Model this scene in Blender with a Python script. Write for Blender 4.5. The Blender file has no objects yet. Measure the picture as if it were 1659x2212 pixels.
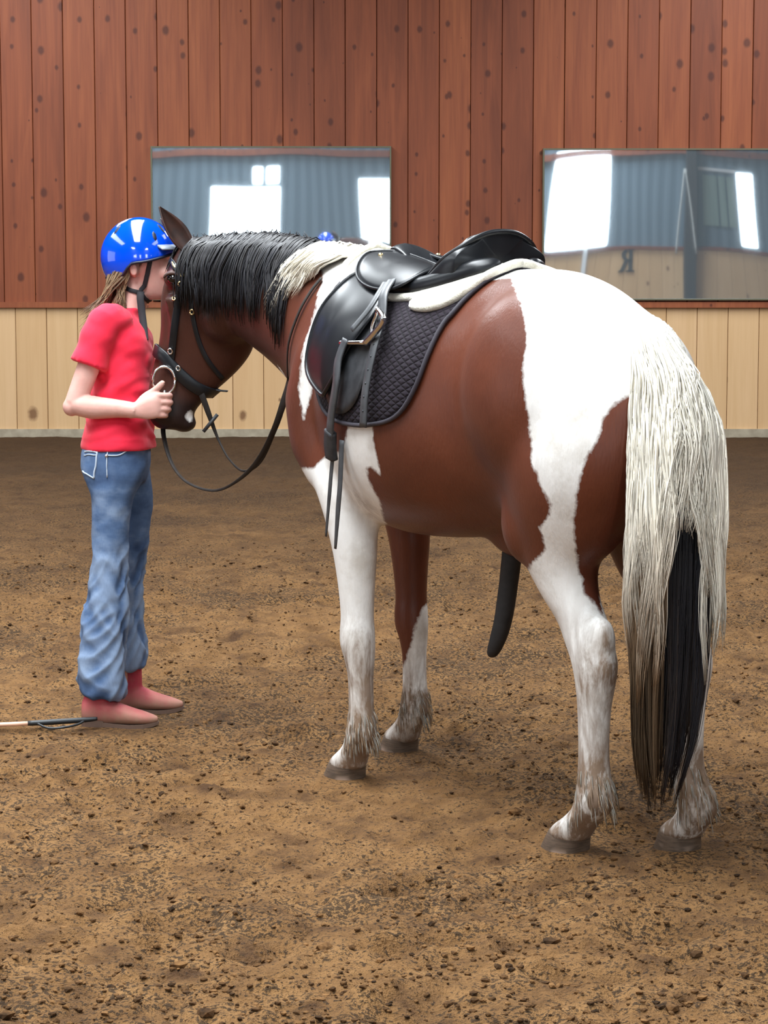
import bpy, bmesh, math, random
import numpy as np
from mathutils import Vector, Matrix, noise as mnoise
from mathutils.bvhtree import BVHTree

random.seed(7)
RNG = np.random.default_rng(7)
scene = bpy.context.scene
COL = scene.collection
PI = math.pi

# ------------------------------------------------------------------ camera
cam_d = bpy.data.cameras.new('camera')
cam = bpy.data.objects.new('camera', cam_d); COL.objects.link(cam)
cam_d.sensor_fit = 'VERTICAL'; cam_d.sensor_height = 36.0
cam_d.lens = 36.0 * 4900.0 / 2212.0
cam.location = (0, 0, 1.5)
cam.rotation_euler = (math.radians(90 - 6.07), 0, 0)
cam_d.clip_end = 200
scene.camera = cam

# ------------------------------------------------------------------ world, daylight
world = bpy.data.worlds.new('overcast_sky'); scene.world = world
world.use_nodes = True
bg = world.node_tree.nodes['Background']
bg.inputs[0].default_value = (0.80, 0.93, 1.0, 1)
bg.inputs[1].default_value = 1.0

def area_light(name, loc, sx, sy, power, rot=(0, 0, 0), color=(0.90, 0.96, 1.0)):
    d = bpy.data.lights.new(name, 'AREA'); d.shape = 'RECTANGLE'
    d.size = sx; d.size_y = sy; d.energy = power; d.color = color
    o = bpy.data.objects.new(name, d); COL.objects.link(o)
    o.location = loc; o.rotation_euler = rot
    return o
# translucent roof panels of the arena let daylight in from above; the last two are added fill
area_light('roof_area_light', (-1.3, 6.2, 5.38), 1.5, 8.0, 1050)
area_light('roof_area_light', (-6.0, 6.2, 5.38), 1.5, 8.0, 340)
area_light('roof_area_light', (4.2, 6.2, 5.38), 1.5, 8.0, 220)
area_light('roof_area_light', (-3.6, 15.5, 5.38), 1.6, 7.0, 540)
area_light('roof_area_light', (3.6, 15.5, 5.38), 1.6, 7.0, 520)
area_light('roof_area_light', (-3.6, -3.3, 5.38), 1.6, 2.6, 240)  # added to brighten the wall that the mirrors show
area_light('roof_area_light', (3.6, -3.3, 5.38), 1.6, 2.6, 300)  # added for the same mirrored wall, right half
# unseen fill light at the closed left wall; daylight from the openings in the wall behind the camera
area_light('left_fill', (-11.9, 5.0, 1.9), 3.6, 6.0, 150, (0, -PI/2, 0), (0.86, 0.94, 1.0))
for (x0, x1, z0, z1) in ((-3.6, -2.05, 1.27, 2.42), (-2.62, -2.42, 2.5, 2.82), (-2.33, -2.08, 2.5, 2.82), (-.30, .42, 1.0, 2.62), (3.15, 4.36, 1.27, 3.2), (7.25, 7.6, 1.3, 2.75)):
    area_light('opening_daylight', ((x0 + x1) / 2, -5.10, (z0 + z1) / 2), x1 - x0, z1 - z0, 34 * (x1 - x0) * (z1 - z0), (PI/2, 0, 0), (0.82, 0.93, 1.0))

scene.view_settings.view_transform = 'Standard'
scene.view_settings.look = 'None'
scene.view_settings.exposure = 0.0
scene.view_settings.gamma = 1.0
scene.view_settings.use_curve_mapping = False
scene.cycles.max_bounces = 6; scene.cycles.diffuse_bounces = 3; scene.cycles.glossy_bounces = 3
scene.cycles.use_denoising = True
scene.cycles.use_adaptive_sampling = True; scene.cycles.adaptive_threshold = 0.03

# ------------------------------------------------------------------ helpers
def tag(o, label=None, cat=None, group=None, kind=None):
    if label: o['label'] = label
    if cat: o['category'] = cat
    if group: o['group'] = group
    if kind: o['kind'] = kind
    return o

def empty(name, loc=(0, 0, 0), rz=0.0):
    o = bpy.data.objects.new(name, None); COL.objects.link(o)
    o.location = loc; o.rotation_euler = (0, 0, rz); o.empty_display_size = 0.1
    return o

def mesh_obj(name, v, f, mat=None, parent=None, smooth=True):
    me = bpy.data.meshes.new(name)
    v = np.asarray(v, float)
    me.from_pydata([tuple(map(float, p)) for p in v], [], [tuple(int(i) for i in q) for q in f])
    me.update()
    if smooth: me.polygons.foreach_set('use_smooth', [True] * len(me.polygons))
    if mat: me.materials.append(mat)
    o = bpy.data.objects.new(name, me); COL.objects.link(o)
    if parent: o.parent = parent
    return o

def fix_normals(o):
    bm = bmesh.new(); bm.from_mesh(o.data)
    bmesh.ops.recalc_face_normals(bm, faces=bm.faces); bm.to_mesh(o.data); bm.free()
    return o

class Geo:
    """collects closed shapes, then becomes ONE mesh"""
    def __init__(s): s.v = []; s.f = []
    def add(s, v, f):
        b = len(s.v); s.v += [tuple(map(float, p)) for p in v]
        s.f += [tuple(int(i) + b for i in q) for q in f]; return s
    def obj(s, name, mat, parent=None, smooth=True):
        return fix_normals(mesh_obj(name, s.v, s.f, mat, parent, smooth))

def nrm(a):
    a = np.asarray(a, float); n = np.linalg.norm(a); return a / n if n > 1e-12 else a

def ring(c, u, w, n=28, e=2.0):
    c, u, w = (np.asarray(t, float) for t in (c, u, w))
    out = []
    for k in range(n):
        t = 2 * PI * k / n; ct, st = math.cos(t), math.sin(t)
        p = 2.0 / e
        out.append(c + u * (abs(ct) ** p * (1 if ct >= 0 else -1)) + w * (abs(st) ** p * (1 if st >= 0 else -1)))
    return out

def loft(rings, cap=True):
    n = len(rings[0]); v = [p for r in rings for p in r]; f = []
    for i in range(len(rings) - 1):
        for k in range(n):
            a = i * n + k; b = i * n + (k + 1) % n
            f.append((a, b, b + n, a + n))
    if cap:
        for i, flip in ((0, True), (len(rings) - 1, False)):
            c = np.mean(rings[i], axis=0); v.append(c); ci = len(v) - 1
            for k in range(n):
                a = i * n + k; b = i * n + (k + 1) % n
                f.append((ci, b, a) if flip else (ci, a, b))
    return v, f

def smooth_path(pts, per=6, closed=False):
    """Catmull-Rom through points of any dimension"""
    P = [np.asarray(p, float) for p in pts]; out = []
    n = len(P)
    g = (lambda i: P[i % n]) if closed else (lambda i: P[min(max(i, 0), n - 1)])
    for i in range(n if closed else n - 1):
        p0, p1, p2, p3 = g(i - 1), g(i), g(i + 1), g(i + 2)
        for k in range(per):
            t = k / per
            out.append(0.5 * ((2 * p1) + (-p0 + p2) * t + (2 * p0 - 5 * p1 + 4 * p2 - p3) * t * t + (-p0 + 3 * p1 - 3 * p2 + p3) * t ** 3))
    if not closed: out.append(P[-1])
    return out

def tube(pts, rad, n=8, per=1, flat=1.0, up=(0, 0, 1)):
    """tube along points; rad scalar or list; flat<1 squeezes it along the up side"""
    P = smooth_path(pts, per) if per > 1 else [np.asarray(p, float) for p in pts]
    if np.isscalar(rad): R = [rad] * len(P)
    else:
        R = np.interp(np.linspace(0, 1, len(P)), np.linspace(0, 1, len(rad)), rad)
    rings = []
    for i, p in enumerate(P):
        t = nrm(P[min(i + 1, len(P) - 1)] - P[max(i - 1, 0)])
        a = np.cross(t, np.asarray(up, float))
        if np.linalg.norm(a) < 1e-3: a = np.cross(t, (1.0, 0.02, 0))
        a = nrm(a); b = nrm(np.cross(a, t))
        rings.append(ring(p, a * R[i], b * R[i] * flat, n))
    return loft(rings)

def strap(pts, nrms, width, thick, per=1):
    """flat leather strap: width across, thick along the surface normals"""
    Q = [np.concatenate([np.asarray(p, float), np.asarray(q, float)]) for p, q in zip(pts, nrms)]
    if per > 1: Q = smooth_path(Q, per)
    if np.isscalar(width): W = [width] * len(Q)
    else: W = np.interp(np.linspace(0, 1, len(Q)), np.linspace(0, 1, len(width)), width)
    rings = []
    for i, q in enumerate(Q):
        t = nrm(Q[min(i + 1, len(Q) - 1)][:3] - Q[max(i - 1, 0)][:3]); nn = nrm(q[3:])
        s = nrm(np.cross(t, nn)); nn = nrm(np.cross(s, t))
        p = q[:3]; w = W[i] / 2; h = thick / 2; b = min(w, h) * 0.5
        rings.append([p + s * (w - b) + nn * h, p - s * (w - b) + nn * h, p - s * w + nn * (h - b), p - s * w - nn * (h - b),
                      p - s * (w - b) - nn * h, p + s * (w - b) - nn * h, p + s * w - nn * (h - b), p + s * w + nn * (h - b)])
    return loft(rings)

def ellipsoid(c, r, n=16, m=10, rot=None):
    rings = []
    M = np.asarray(rot, float) if rot is not None else np.eye(3)
    for i in range(1, m):
        t = PI * i / m
        rings.append(ring(np.asarray(c) + M @ np.array([0, 0, r[2] * math.cos(t)]), M @ np.array([r[0] * math.sin(t), 0, 0]), M @ np.array([0, r[1] * math.sin(t), 0]), n))
    v, f = loft(rings)
    v[-2] = np.asarray(c) + M @ np.array([0, 0, r[2]]); v[-1] = np.asarray(c) + M @ np.array([0, 0, -r[2]])
    return v, f

def box(x0, x1, y0, y1, z0, z1, b=0.0):
    """box with chamfered vertical/long edges when b > 0"""
    if b <= 0:
        v = [(x, y, z) for x in (x0, x1) for y in (y0, y1) for z in (z0, z1)]
        return v, [(0, 1, 3, 2), (4, 6, 7, 5), (0, 4, 5, 1), (2, 3, 7, 6), (0, 2, 6, 4), (1, 5, 7, 3)]
    r = []
    for z in (z0, z1):
        r.append([np.array(p) for p in ((x0 + b, y0, z), (x1 - b, y0, z), (x1, y0 + b, z), (x1, y1, z), (x0, y1, z), (x0, y0 + b, z))])
    return loft(r)

def remesh(parts, voxel, iters=8, lam=0.5, keep=0.0):
    """union of closed shapes into one continuous skin (voxel remesh), then smoothing"""
    g = Geo()
    for v, f in parts: g.add(v, f)
    o = g.obj('tmp', None)
    m = o.modifiers.new('r', 'REMESH'); m.mode = 'VOXEL'; m.voxel_size = voxel; m.adaptivity = 0
    dg = bpy.context.evaluated_depsgraph_get(); ev = o.evaluated_get(dg); me = ev.to_mesh()
    n = len(me.vertices); V = np.empty(n * 3); me.vertices.foreach_get('co', V); V = V.reshape(n, 3)
    F = [tuple(p.vertices) for p in me.polygons]
    E = np.empty(len(me.edges) * 2, int); me.edges.foreach_get('vertices', E); E = E.reshape(-1, 2)
    ev.to_mesh_clear(); old = o.data; bpy.data.objects.remove(o); bpy.data.meshes.remove(old)
    V = smooth_verts(V, E, iters, lam)
    return V, F, E

def smooth_verts(V, E, iters, lam=0.5, mu=-0.51, weight=None):
    n = len(V)
    deg = np.bincount(E.ravel(), minlength=n).astype(float); deg[deg == 0] = 1
    def lap(V):
        S = np.zeros_like(V)
        for k in range(3):
            S[:, k] = np.bincount(E[:, 0], V[E[:, 1], k], n) + np.bincount(E[:, 1], V[E[:, 0], k], n)
        return S / deg[:, None] - V
    for i in range(iters):
        d = lap(V) * lam
        V = V + (d if weight is None else d * weight[:, None])
        if mu:
            d = lap(V) * mu
            V = V + (d if weight is None else d * weight[:, None])
    return V

def attr(o, name, vals):
    a = o.data.attributes.new(name, 'FLOAT', 'POINT'); a.data.foreach_set('value', np.asarray(vals, np.float32))
def attr_col(o, name, vals):
    a = o.data.attributes.new(name, 'FLOAT_COLOR', 'POINT')
    vals = np.asarray(vals, np.float32)
    if vals.shape[1] == 3: vals = np.hstack([vals, np.ones((len(vals), 1), np.float32)])
    a.data.foreach_set('color', vals.ravel())

def lin(r, g, b):
    f = lambda c: (c / 255 / 12.92) if c / 255 <= 0.04045 else ((c / 255 + 0.055) / 1.055) ** 2.4
    return (f(r), f(g), f(b), 1.0)

# ------------------------------------------------------------------ node materials
class Mat:
    def __init__(s, name, base=(0.5, 0.5, 0.5, 1), rough=0.6, metal=0.0, spec=0.5, coat=0.0, sheen=0.0):
        s.m = bpy.data.materials.new(name); s.m.use_nodes = True
        s.t = s.m.node_tree; s.b = s.t.nodes['Principled BSDF']
        s.b.inputs['Base Color'].default_value = base; s.b.inputs['Roughness'].default_value = rough
        s.b.inputs['Metallic'].default_value = metal; s.b.inputs['Specular IOR Level'].default_value = spec
        s.b.inputs['Coat Weight'].default_value = coat; s.b.inputs['Sheen Weight'].default_value = sheen
    def n(s, typ, **kw):
        nd = s.t.nodes.new(typ)
        for k, v in kw.items():
            if k.startswith('i_'): nd.inputs[int(k[2:]) if k[2:].isdigit() else k[2:].replace('_', ' ')].default_value = v
            else: setattr(nd, k, v)
        return nd
    def l(s, a, b): s.t.links.new(a, b)
    def coord(s, which='Object', scale=(1, 1, 1), loc=None):
        c = s.n('ShaderNodeTexCoord'); mp = s.n('ShaderNodeMapping')
        mp.inputs['Scale'].default_value = scale
        s.l(c.outputs[which], mp.inputs['Vector'])
        if loc is not None: s.l(loc, mp.inputs['Location'])
        return mp.outputs[0]
    def noise(s, vec, scale, detail=4, rough=0.55, dist=0.0):
        nd = s.n('ShaderNodeTexNoise'); nd.inputs['Scale'].default_value = scale; nd.inputs['Detail'].default_value = detail
        nd.inputs['Roughness'].default_value = rough; nd.inputs['Distortion'].default_value = dist
        if vec is not None: s.l(vec, nd.inputs['Vector'])
        return nd.outputs['Fac']
    def ramp(s, fac, stops, interp='LINEAR'):
        nd = s.n('ShaderNodeValToRGB'); cr = nd.color_ramp; cr.interpolation = interp
        while len(cr.elements) < len(stops): cr.elements.new(0.5)
        for e, (p, c) in zip(cr.elements, stops):
            e.position = p; e.color = c if len(c) == 4 else (*c, 1)
        s.l(fac, nd.inputs[0]); return nd.outputs[0]
    def val(s, fac, a, b, lo=0.0, hi=1.0):
        nd = s.n('ShaderNodeMapRange'); nd.inputs[1].default_value = a; nd.inputs[2].default_value = b
        nd.inputs[3].default_value = lo; nd.inputs[4].default_value = hi; s.l(fac, nd.inputs[0]); return nd.outputs[0]
    def mix(s, fac, a, b, mode='MIX'):
        nd = s.n('ShaderNodeMix', data_type='RGBA', blend_type=mode)
        for sock, x in ((nd.inputs[0], fac), (nd.inputs[6], a), (nd.inputs[7], b)):
            if hasattr(x, 'is_output'): s.l(x, sock)
            else: sock.default_value = x
        return nd.outputs[2]
    def math(s, op, a, b=0.0, clamp=False):
        nd = s.n('ShaderNodeMath', operation=op, use_clamp=clamp)
        for sock, x in ((nd.inputs[0], a), (nd.inputs[1], b)):
            if hasattr(x, 'is_output'): s.l(x, sock)
            else: sock.default_value = x
        return nd.outputs[0]
    def attr(s, name): return s.n('ShaderNodeAttribute', attribute_name=name)
    def color(s, sock): s.l(sock, s.b.inputs['Base Color']); return s
    def rough(s, sock): s.l(sock, s.b.inputs['Roughness']); return s
    def bump(s, h, strength=0.3, dist=0.01):
        nd = s.n('ShaderNodeBump'); nd.inputs['Strength'].default_value = strength; nd.inputs['Distance'].default_value = dist
        s.l(h, nd.inputs['Height']); s.l(nd.outputs[0], s.b.inputs['Normal']); return s
# ------------------------------------------------------------------ the arena: footing
WALL_Y = 20.4; BACK_Y = -5.0
def vnoise(x, y, seed=0):
    xi = np.floor(x).astype(int); yi = np.floor(y).astype(int); xf = x - xi; yf = y - yi
    h = lambda a, b: ((np.sin(a * 127.1 + b * 311.7 + seed * 74.7) * 43758.5453) % 1.0)
    u = xf * xf * (3 - 2 * xf); v = yf * yf * (3 - 2 * yf)
    return (h(xi, yi) * (1 - u) + h(xi + 1, yi) * u) * (1 - v) + (h(xi, yi + 1) * (1 - u) + h(xi + 1, yi + 1) * u) * v
def fbm(x, y, s, oct=4, seed=0):
    a = 1.0; t = 0; w = 0
    for k in range(oct):
        t = t + a * vnoise(x * s + k * 17.3, y * s + k * 9.1, seed + k); w += a; a *= .55; s *= 2.07
    return t / w - .5
PITS = [(RNG.uniform(-2.6, 2.6), RNG.uniform(4.3, 12.0), RNG.uniform(.04, .10), RNG.uniform(.008, .028), RNG.uniform(0, PI)) for _ in range(210)]
PITS += [(.49, 6.08, .07, .03, 0), (.05, 5.35, .07, .035, .3), (.12, 4.95, .06, .03, .2), (-.47, 5.10, .07, .03, .8), (-1.35, 7.2, .06, .025, .3), (-.5, 6.05, .07, .02, 0)]
def ground_z(x, y):
    x = np.asarray(x, float); y = np.asarray(y, float)
    z = .030 * fbm(x, y, 1.1, 3, 1) + .050 * fbm(x, y * 1.25, 7.0, 4, 5) + .040 * fbm(x, y, 21.0, 3, 9)
    for px, py, r, d, a in PITS:
        dx = (x - px); dy = (y - py); u = (dx * math.cos(a) + dy * math.sin(a)) / (r * 1.35); v = (-dx * math.sin(a) + dy * math.cos(a)) / r
        q = u * u + v * v
        z = z - d * np.exp(-q * 1.2) + d * .55 * np.exp(-((np.sqrt(q) - 1.55) ** 2) * 5)
    for px, py, r in ((.475, 5.76, .16), (.776, 5.75, .16), (-.10, 6.57, .16), (.066, 6.95, .16), (-.87, 7.4, .22), (-.83, 7.66, .22)):
        k = np.exp(-((x - px) ** 2 + (y - py) ** 2) / (r * r)); z = z * (1 - k) + (.014 if r < .2 else .004) * k
    z = z * (1 - .75 * np.clip((y - 19.0) / 1.0, 0, 1)) + .012 * np.clip((y - 19.6) / .8, 0, 1) ** 2 * (1 + 2.0 * fbm(x, y, 2.2, 2, 3))
    return z
gx = np.unique(np.round(np.concatenate([np.linspace(-12, -3.6, 14), np.arange(-3.6, -2.5, .06), np.arange(-2.5, 2.5, .0175), np.arange(2.5, 3.6, .06), np.linspace(3.6, 12, 14)]), 4))
gy = np.unique(np.round(np.concatenate([np.linspace(-5, 4.0, 16), np.arange(4.0, 8.2, .0165), np.arange(8.2, 12, .032), np.arange(12, 20.5, .07)]), 4))
GX, GY = np.meshgrid(gx, gy); GZ = ground_z(GX, GY)
nx, ny = len(gx), len(gy)
gv = np.stack([GX.ravel(), GY.ravel(), GZ.ravel()], 1)
idx = np.arange(nx * ny).reshape(ny, nx)
gf = np.stack([idx[:-1, :-1].ravel(), idx[:-1, 1:].ravel(), idx[1:, 1:].ravel(), idx[1:, :-1].ravel()], 1)
def fast_mesh(name, v, f, mat, parent=None, smooth=True):
    me = bpy.data.meshes.new(name); v = np.asarray(v, np.float32); f = np.asarray(f, np.int32); k = f.shape[1]
    me.vertices.add(len(v)); me.vertices.foreach_set('co', v.ravel())
    me.loops.add(f.size); me.loops.foreach_set('vertex_index', f.ravel())
    me.polygons.add(len(f)); me.polygons.foreach_set('loop_start', np.arange(0, f.size, k, dtype=np.int32))
    me.polygons.foreach_set('use_smooth', np.full(len(f), smooth))
    me.update(calc_edges=True); me.validate()
    if mat: me.materials.append(mat)
    o = bpy.data.objects.new(name, me); COL.objects.link(o)
    if parent: o.parent = parent
    return o
ms = Mat('arena_footing', rough=.95, spec=.15)
sc = ms.coord('Object'); 
big = ms.noise(sc, .9, 4, .6); mid = ms.noise(sc, 6.0, 5, .65); fine = ms.noise(ms.coord('Object', (1, 1.15, 1)), 84, 3, .75); grit = ms.noise(sc, 260, 2, .6)
sand = ms.ramp(mid, [(.30, lin(76, 53, 34)), (.50, lin(121, 88, 54)), (.75, lin(148, 111, 71))])
dens = ms.math('ADD', ms.math('MULTIPLY', ms.math('SUBTRACT', big, .5), .42), ms.math('MULTIPLY', ms.math('SUBTRACT', mid, .5), .30))
spk = ms.val(ms.math('ADD', fine, dens), .515, .585)
sand = ms.mix(ms.math('MULTIPLY', spk, .85), sand, lin(44, 35, 27))
sand = ms.mix(ms.math('MULTIPLY', ms.val(grit, .55, .72), .35), sand, lin(56, 48, 40))
sep = ms.n('ShaderNodeSeparateXYZ'); ms.l(sc, sep.inputs[0])
far_tone = ms.math('MULTIPLY', ms.val(ms.math('ADD', sep.outputs[1], ms.math('MULTIPLY', big, 3.0)), 11.5, 18.5), .80)      # darker towards the back wall
sand = ms.mix(far_tone, sand, lin(70, 52, 37))
ms.color(sand); ms.bump(ms.math('ADD', ms.math('ADD', fine, ms.math('MULTIPLY', grit, .3)), ms.math('MULTIPLY', ms.noise(sc, 24, 3, .6), 1.6)), .8, .016)
floor = fast_mesh('floor', gv, gf, ms.m); floor['kind'] = 'structure'
# loose clods lying on the footing
_ico = [(0, 0, 1), (.894, 0, .447), (.276, .851, .447), (-.724, .526, .447), (-.724, -.526, .447), (.276, -.851, .447), (.724, .526, -.447), (-.276, .851, -.447), (-.894, 0, -.447), (-.276, -.851, -.447), (.724, -.526, -.447), (0, 0, -1)]
_icf = [(0, 1, 2), (0, 2, 3), (0, 3, 4), (0, 4, 5), (0, 5, 1), (1, 6, 2), (2, 7, 3), (3, 8, 4), (4, 9, 5), (5, 10, 1), (2, 6, 7), (3, 7, 8), (4, 8, 9), (5, 9, 10), (1, 10, 6), (6, 11, 7), (7, 11, 8), (8, 11, 9), (9, 11, 10), (10, 11, 6)]
NC = 16000
cy = 4.2 + 8.5 * RNG.random(NC) ** 1.35; cx = RNG.uniform(-.24, .24, NC) * cy * 1.0
cs = .0028 + .0062 * RNG.random(NC) ** 2.5; cs[RNG.random(NC) < .012] *= 2.0
ok = fbm(cx, cy, 1.7, 3, 21) + RNG.uniform(-.25, .25, NC) > -.06
for px, py, r in ((.475, 5.76, .12), (.776, 5.75, .12), (-.10, 6.57, .12), (.066, 6.95, .12), (-.87, 7.4, .17), (-.83, 7.66, .17)): ok &= (cx - px) ** 2 + (cy - py) ** 2 > r * r
cx, cy, cs = cx[ok], cy[ok], cs[ok]; NC = len(cx); czz = ground_z(cx, cy)
iv = np.array(_ico)[None] * (cs[:, None, None] * RNG.uniform(.65, 1.25, (NC, 12, 1))) * np.array([1.25, 1.1, .7])
iv = iv + np.stack([cx, cy, czz + cs * .25], 1)[:, None]
icf = (np.array(_icf)[None] + (np.arange(NC) * 12)[:, None, None]).reshape(-1, 3)
mc = Mat('clod', rough=.95, spec=.1)
mc.color(mc.ramp(mc.noise(mc.coord('Object'), 23, 3, .7), [(.34, lin(44, 33, 24)), (.5, lin(84, 60, 38)), (.64, lin(126, 92, 58))]))
clods = fast_mesh('dirt_clods', iv.reshape(-1, 3), icf, mc.m, None, False)
tag(clods, 'loose brown clods and crumbs strewn over the sandy arena footing', 'dirt', None, 'stuff')

# ------------------------------------------------------------------ walls
def wood(name, cols, knot, knot_scale, grain=.4, rough=.55, knot_size=.17, knot_amt=.8):
    w = Mat(name, rough=rough, spec=.35)
    oi = w.n('ShaderNodeObjectInfo'); rnd = oi.outputs['Random']
    cmb = w.n('ShaderNodeCombineXYZ'); w.l(w.math('MULTIPLY', rnd, 37.0), cmb.inputs[0]); w.l(w.math('MULTIPLY', rnd, 11.0), cmb.inputs[2])
    v1 = w.coord('Object', (1, 1, 1), cmb.outputs[0]); v2 = w.coord('Object', (9, 9, .7), cmb.outputs[0]); v3 = w.coord('Object', (60, 60, 1.6), cmb.outputs[0])
    vs = w.n('ShaderNodeSeparateXYZ'); w.l(v1, vs.inputs[0]); vc = w.n('ShaderNodeCombineXYZ')
    w.l(w.math('MULTIPLY', vs.outputs[0], 3.6), vc.inputs[0]); w.l(w.math('MULTIPLY', vs.outputs[2], 2.6), vc.inputs[1]); vk = vc.outputs[0]
    base = w.ramp(w.math('ADD', w.math('MULTIPLY', w.noise(v2, 1.0, 4, .6, .6), .72), w.math('MULTIPLY', rnd, .28)), [(.25, cols[0]), (.5, cols[1]), (.75, cols[2])])
    base = w.mix(w.math('MULTIPLY', w.val(w.noise(v3, 1.0, 3, .6), .45, .75), grain), base, cols[3])
    vo = w.n('ShaderNodeTexVoronoi', feature='F1', voronoi_dimensions='2D'); vo.inputs['Scale'].default_value = knot_scale; vo.inputs['Randomness'].default_value = 1.0
    w.l(vk, vo.inputs['Vector'])
    sepc = w.n('ShaderNodeSeparateColor'); w.l(vo.outputs['Color'], sepc.inputs[0])
    size = w.math('MULTIPLY', w.val(sepc.outputs[0], .30, 1.0), knot_size)
    kn = w.math('MULTIPLY', w.math('SUBTRACT', 1.0, w.math('DIVIDE', w.math('ADD', vo.outputs['Distance'], w.math('MULTIPLY', w.noise(v1, 30, 2), .05)), w.math('ADD', size, .0001)), True), 2.2, True)
    base = w.mix(w.math('MULTIPLY', kn, knot_amt), base, knot)
    w.color(base); w.bump(w.noise(v3, 1.0, 3, .6), .12, .004)
    return w.m
RED = wood('stained_cedar', (lin(108, 55, 34), lin(136, 72, 44), lin(156, 88, 53), lin(104, 52, 34)), lin(62, 26, 20), 1.55, .35, knot_size=.25, knot_amt=.72)
PINE = wood('pine_boards', (lin(206, 166, 120), lin(214, 176, 130), lin(222, 184, 140), lin(196, 154, 108)), lin(104, 64, 36), .62, .22, knot_size=.15)
conc = Mat('concrete', rough=.9); conc.color(conc.ramp(conc.noise(conc.coord('Object'), 9, 5), [(.3, lin(150, 138, 118)), (.7, lin(182, 170, 148))]))
wall = Geo().add(*box(-12, 12, WALL_Y + .03, WALL_Y + .2, -.1, 5.6)).obj('wall_back', RED, None, False); wall['kind'] = 'structure'
PITCH = .2775
rm = bpy.data.meshes.new('plank'); v, f = box(-PITCH / 2 + .0022, PITCH / 2 - .0022, -.022, .03, 1.19, 5.4, .004); rm.from_pydata([tuple(p) for p in v], [], f); rm.materials.append(RED); rm.update()
tm = bpy.data.meshes.new('kickboard'); v, f = box(-PITCH / 2 + .002, PITCH / 2 - .002, -.022, .03, .03, 1.175, .004); tm.from_pydata([tuple(p) for p in v], [], f); tm.materials.append(PINE); tm.update()
for k in range(-27, 28):
    for me_, off, nm in ((rm, -.065, 'plank'), (tm, .03, 'kickboard')):
        o = bpy.data.objects.new(nm, me_); COL.objects.link(o); o.parent = wall
        o.location = (off + PITCH * (k + .5), WALL_Y + RNG.uniform(-.006, .005), 0)
tr = Geo().add(*box(-12, 12, WALL_Y - .06, WALL_Y + .03, 1.172, 1.222, .008)).obj('trim_1', RED, None, False); tr['kind'] = 'structure'
bb = Geo().add(*box(-12, 12, WALL_Y - .045, WALL_Y + .03, -.1, .085)).obj('baseboard_back', conc.m, None, False); bb['kind'] = 'structure'

# wall behind the camera (seen in the mirrors): kickboards, ribbed siding with openings, posts
sid = Mat('steel_siding', rough=.5, spec=.4)
wv = sid.n('ShaderNodeTexWave', wave_type='BANDS', bands_direction='X'); wv.inputs['Scale'].default_value = 1.3; sid.l(sid.coord('Object'), wv.inputs['Vector'])
sid.color(sid.ramp(wv.outputs['Fac'], [(.2, lin(100, 116, 128)), (.8, lin(116, 132, 144))])); sid.bump(wv.outputs['Fac'], .25, .02)
OPEN = [(-3.6, -2.05, 1.27, 2.42), (-2.62, -2.42, 2.5, 2.82), (-2.33, -2.08, 2.5, 2.82), (-.30, .42, 1.0, 2.62), (3.15, 4.36, 1.27, 3.2), (7.25, 7.6, 1.3, 2.75)]
xs = sorted({-12, 12, *[a for o in OPEN for a in o[:2]]}); zs = sorted({0, 5.6, *[a for o in OPEN for a in o[2:]]})
g = Geo()
for i in range(len(xs) - 1):
    for j in range(len(zs) - 1):
        xm, zm = (xs[i] + xs[i + 1]) / 2, (zs[j] + zs[j + 1]) / 2
        if any(a < xm < b and c < zm < d for a, b, c, d in OPEN): continue
        g.add(*box(xs[i], xs[i + 1], BACK_Y - .15, BACK_Y, zs[j], zs[j + 1]))
wf = g.obj('wall_front', sid.m, None, False); wf['kind'] = 'structure'
for k in range(-14, 32):
    if .0 < .03 + PITCH * (k + .5) < .30: continue
    o = bpy.data.objects.new('kickboard', tm); COL.objects.link(o); o.parent = wf
    o.rotation_euler = (0, 0, PI); o.location = (.03 + PITCH * (k + .5), BACK_Y + .02, 0)
Geo().add(*box(-5, 9.2, BACK_Y - .02, BACK_Y + .10, 1.172, 1.235, .01)).obj('ledge', RED, wf, False)
for z in (3.05, 3.45): Geo().add(*box(-12, 12, BACK_Y, BACK_Y + .12, z, z + .13, .01)).obj('girt', RED, wf, False)
mdk = Mat('dark_post', lin(58, 52, 50), .7)
for x in (6.15, 1.6, -6.2): Geo().add(*box(x - .11, x + .11, BACK_Y + .0, BACK_Y + .28, 0, 5.5, .015)).obj('post', mdk.m, wf, False)
mpn = Mat('green_panel', rough=.5); mpn.color(mpn.ramp(mpn.noise(mpn.coord('Object', (6, 1, .3)), 1, 2), [(.3, lin(122, 140, 134)), (.7, lin(150, 168, 160))]))
for x in (6.42, 6.80, 7.0): Geo().add(*box(x, x + (.34 if x < 6.7 else .16), BACK_Y + .0, BACK_Y + .04, 1.65, 2.65, .01)).obj('panel', mpn.m, wf, False)
mwp = Mat('daylight_white', (.82, .84, .86, 1), .5); mrp = Mat('pale_rope', (.55, .55, .52, 1), .8)
Geo().add(*box(3.93, 4.01, BACK_Y + .04, BACK_Y + .12, 0, 1.26, .006)).obj('daylight_gap', mwp.m, wf, False)  # white box painted in place of daylight through a board gap
Geo().add(*box(6.32, 7.22, BACK_Y + .0, BACK_Y + .05, 2.74, 2.80, .006)).obj('eave_strip', mwp.m, wf, False)  # daylight in the clear eave strip imitated with plain white
for xa, xb in ((5.98, 5.86), (6.0, 6.26)): Geo().add(*tube([(xa, BACK_Y + .30, 2.75), ((xa + xb) / 2, BACK_Y + .30, 2.0), (xb, BACK_Y + .30, 1.1)], .018, 8, 4)).obj('rope', mrp.m, wf)
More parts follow.
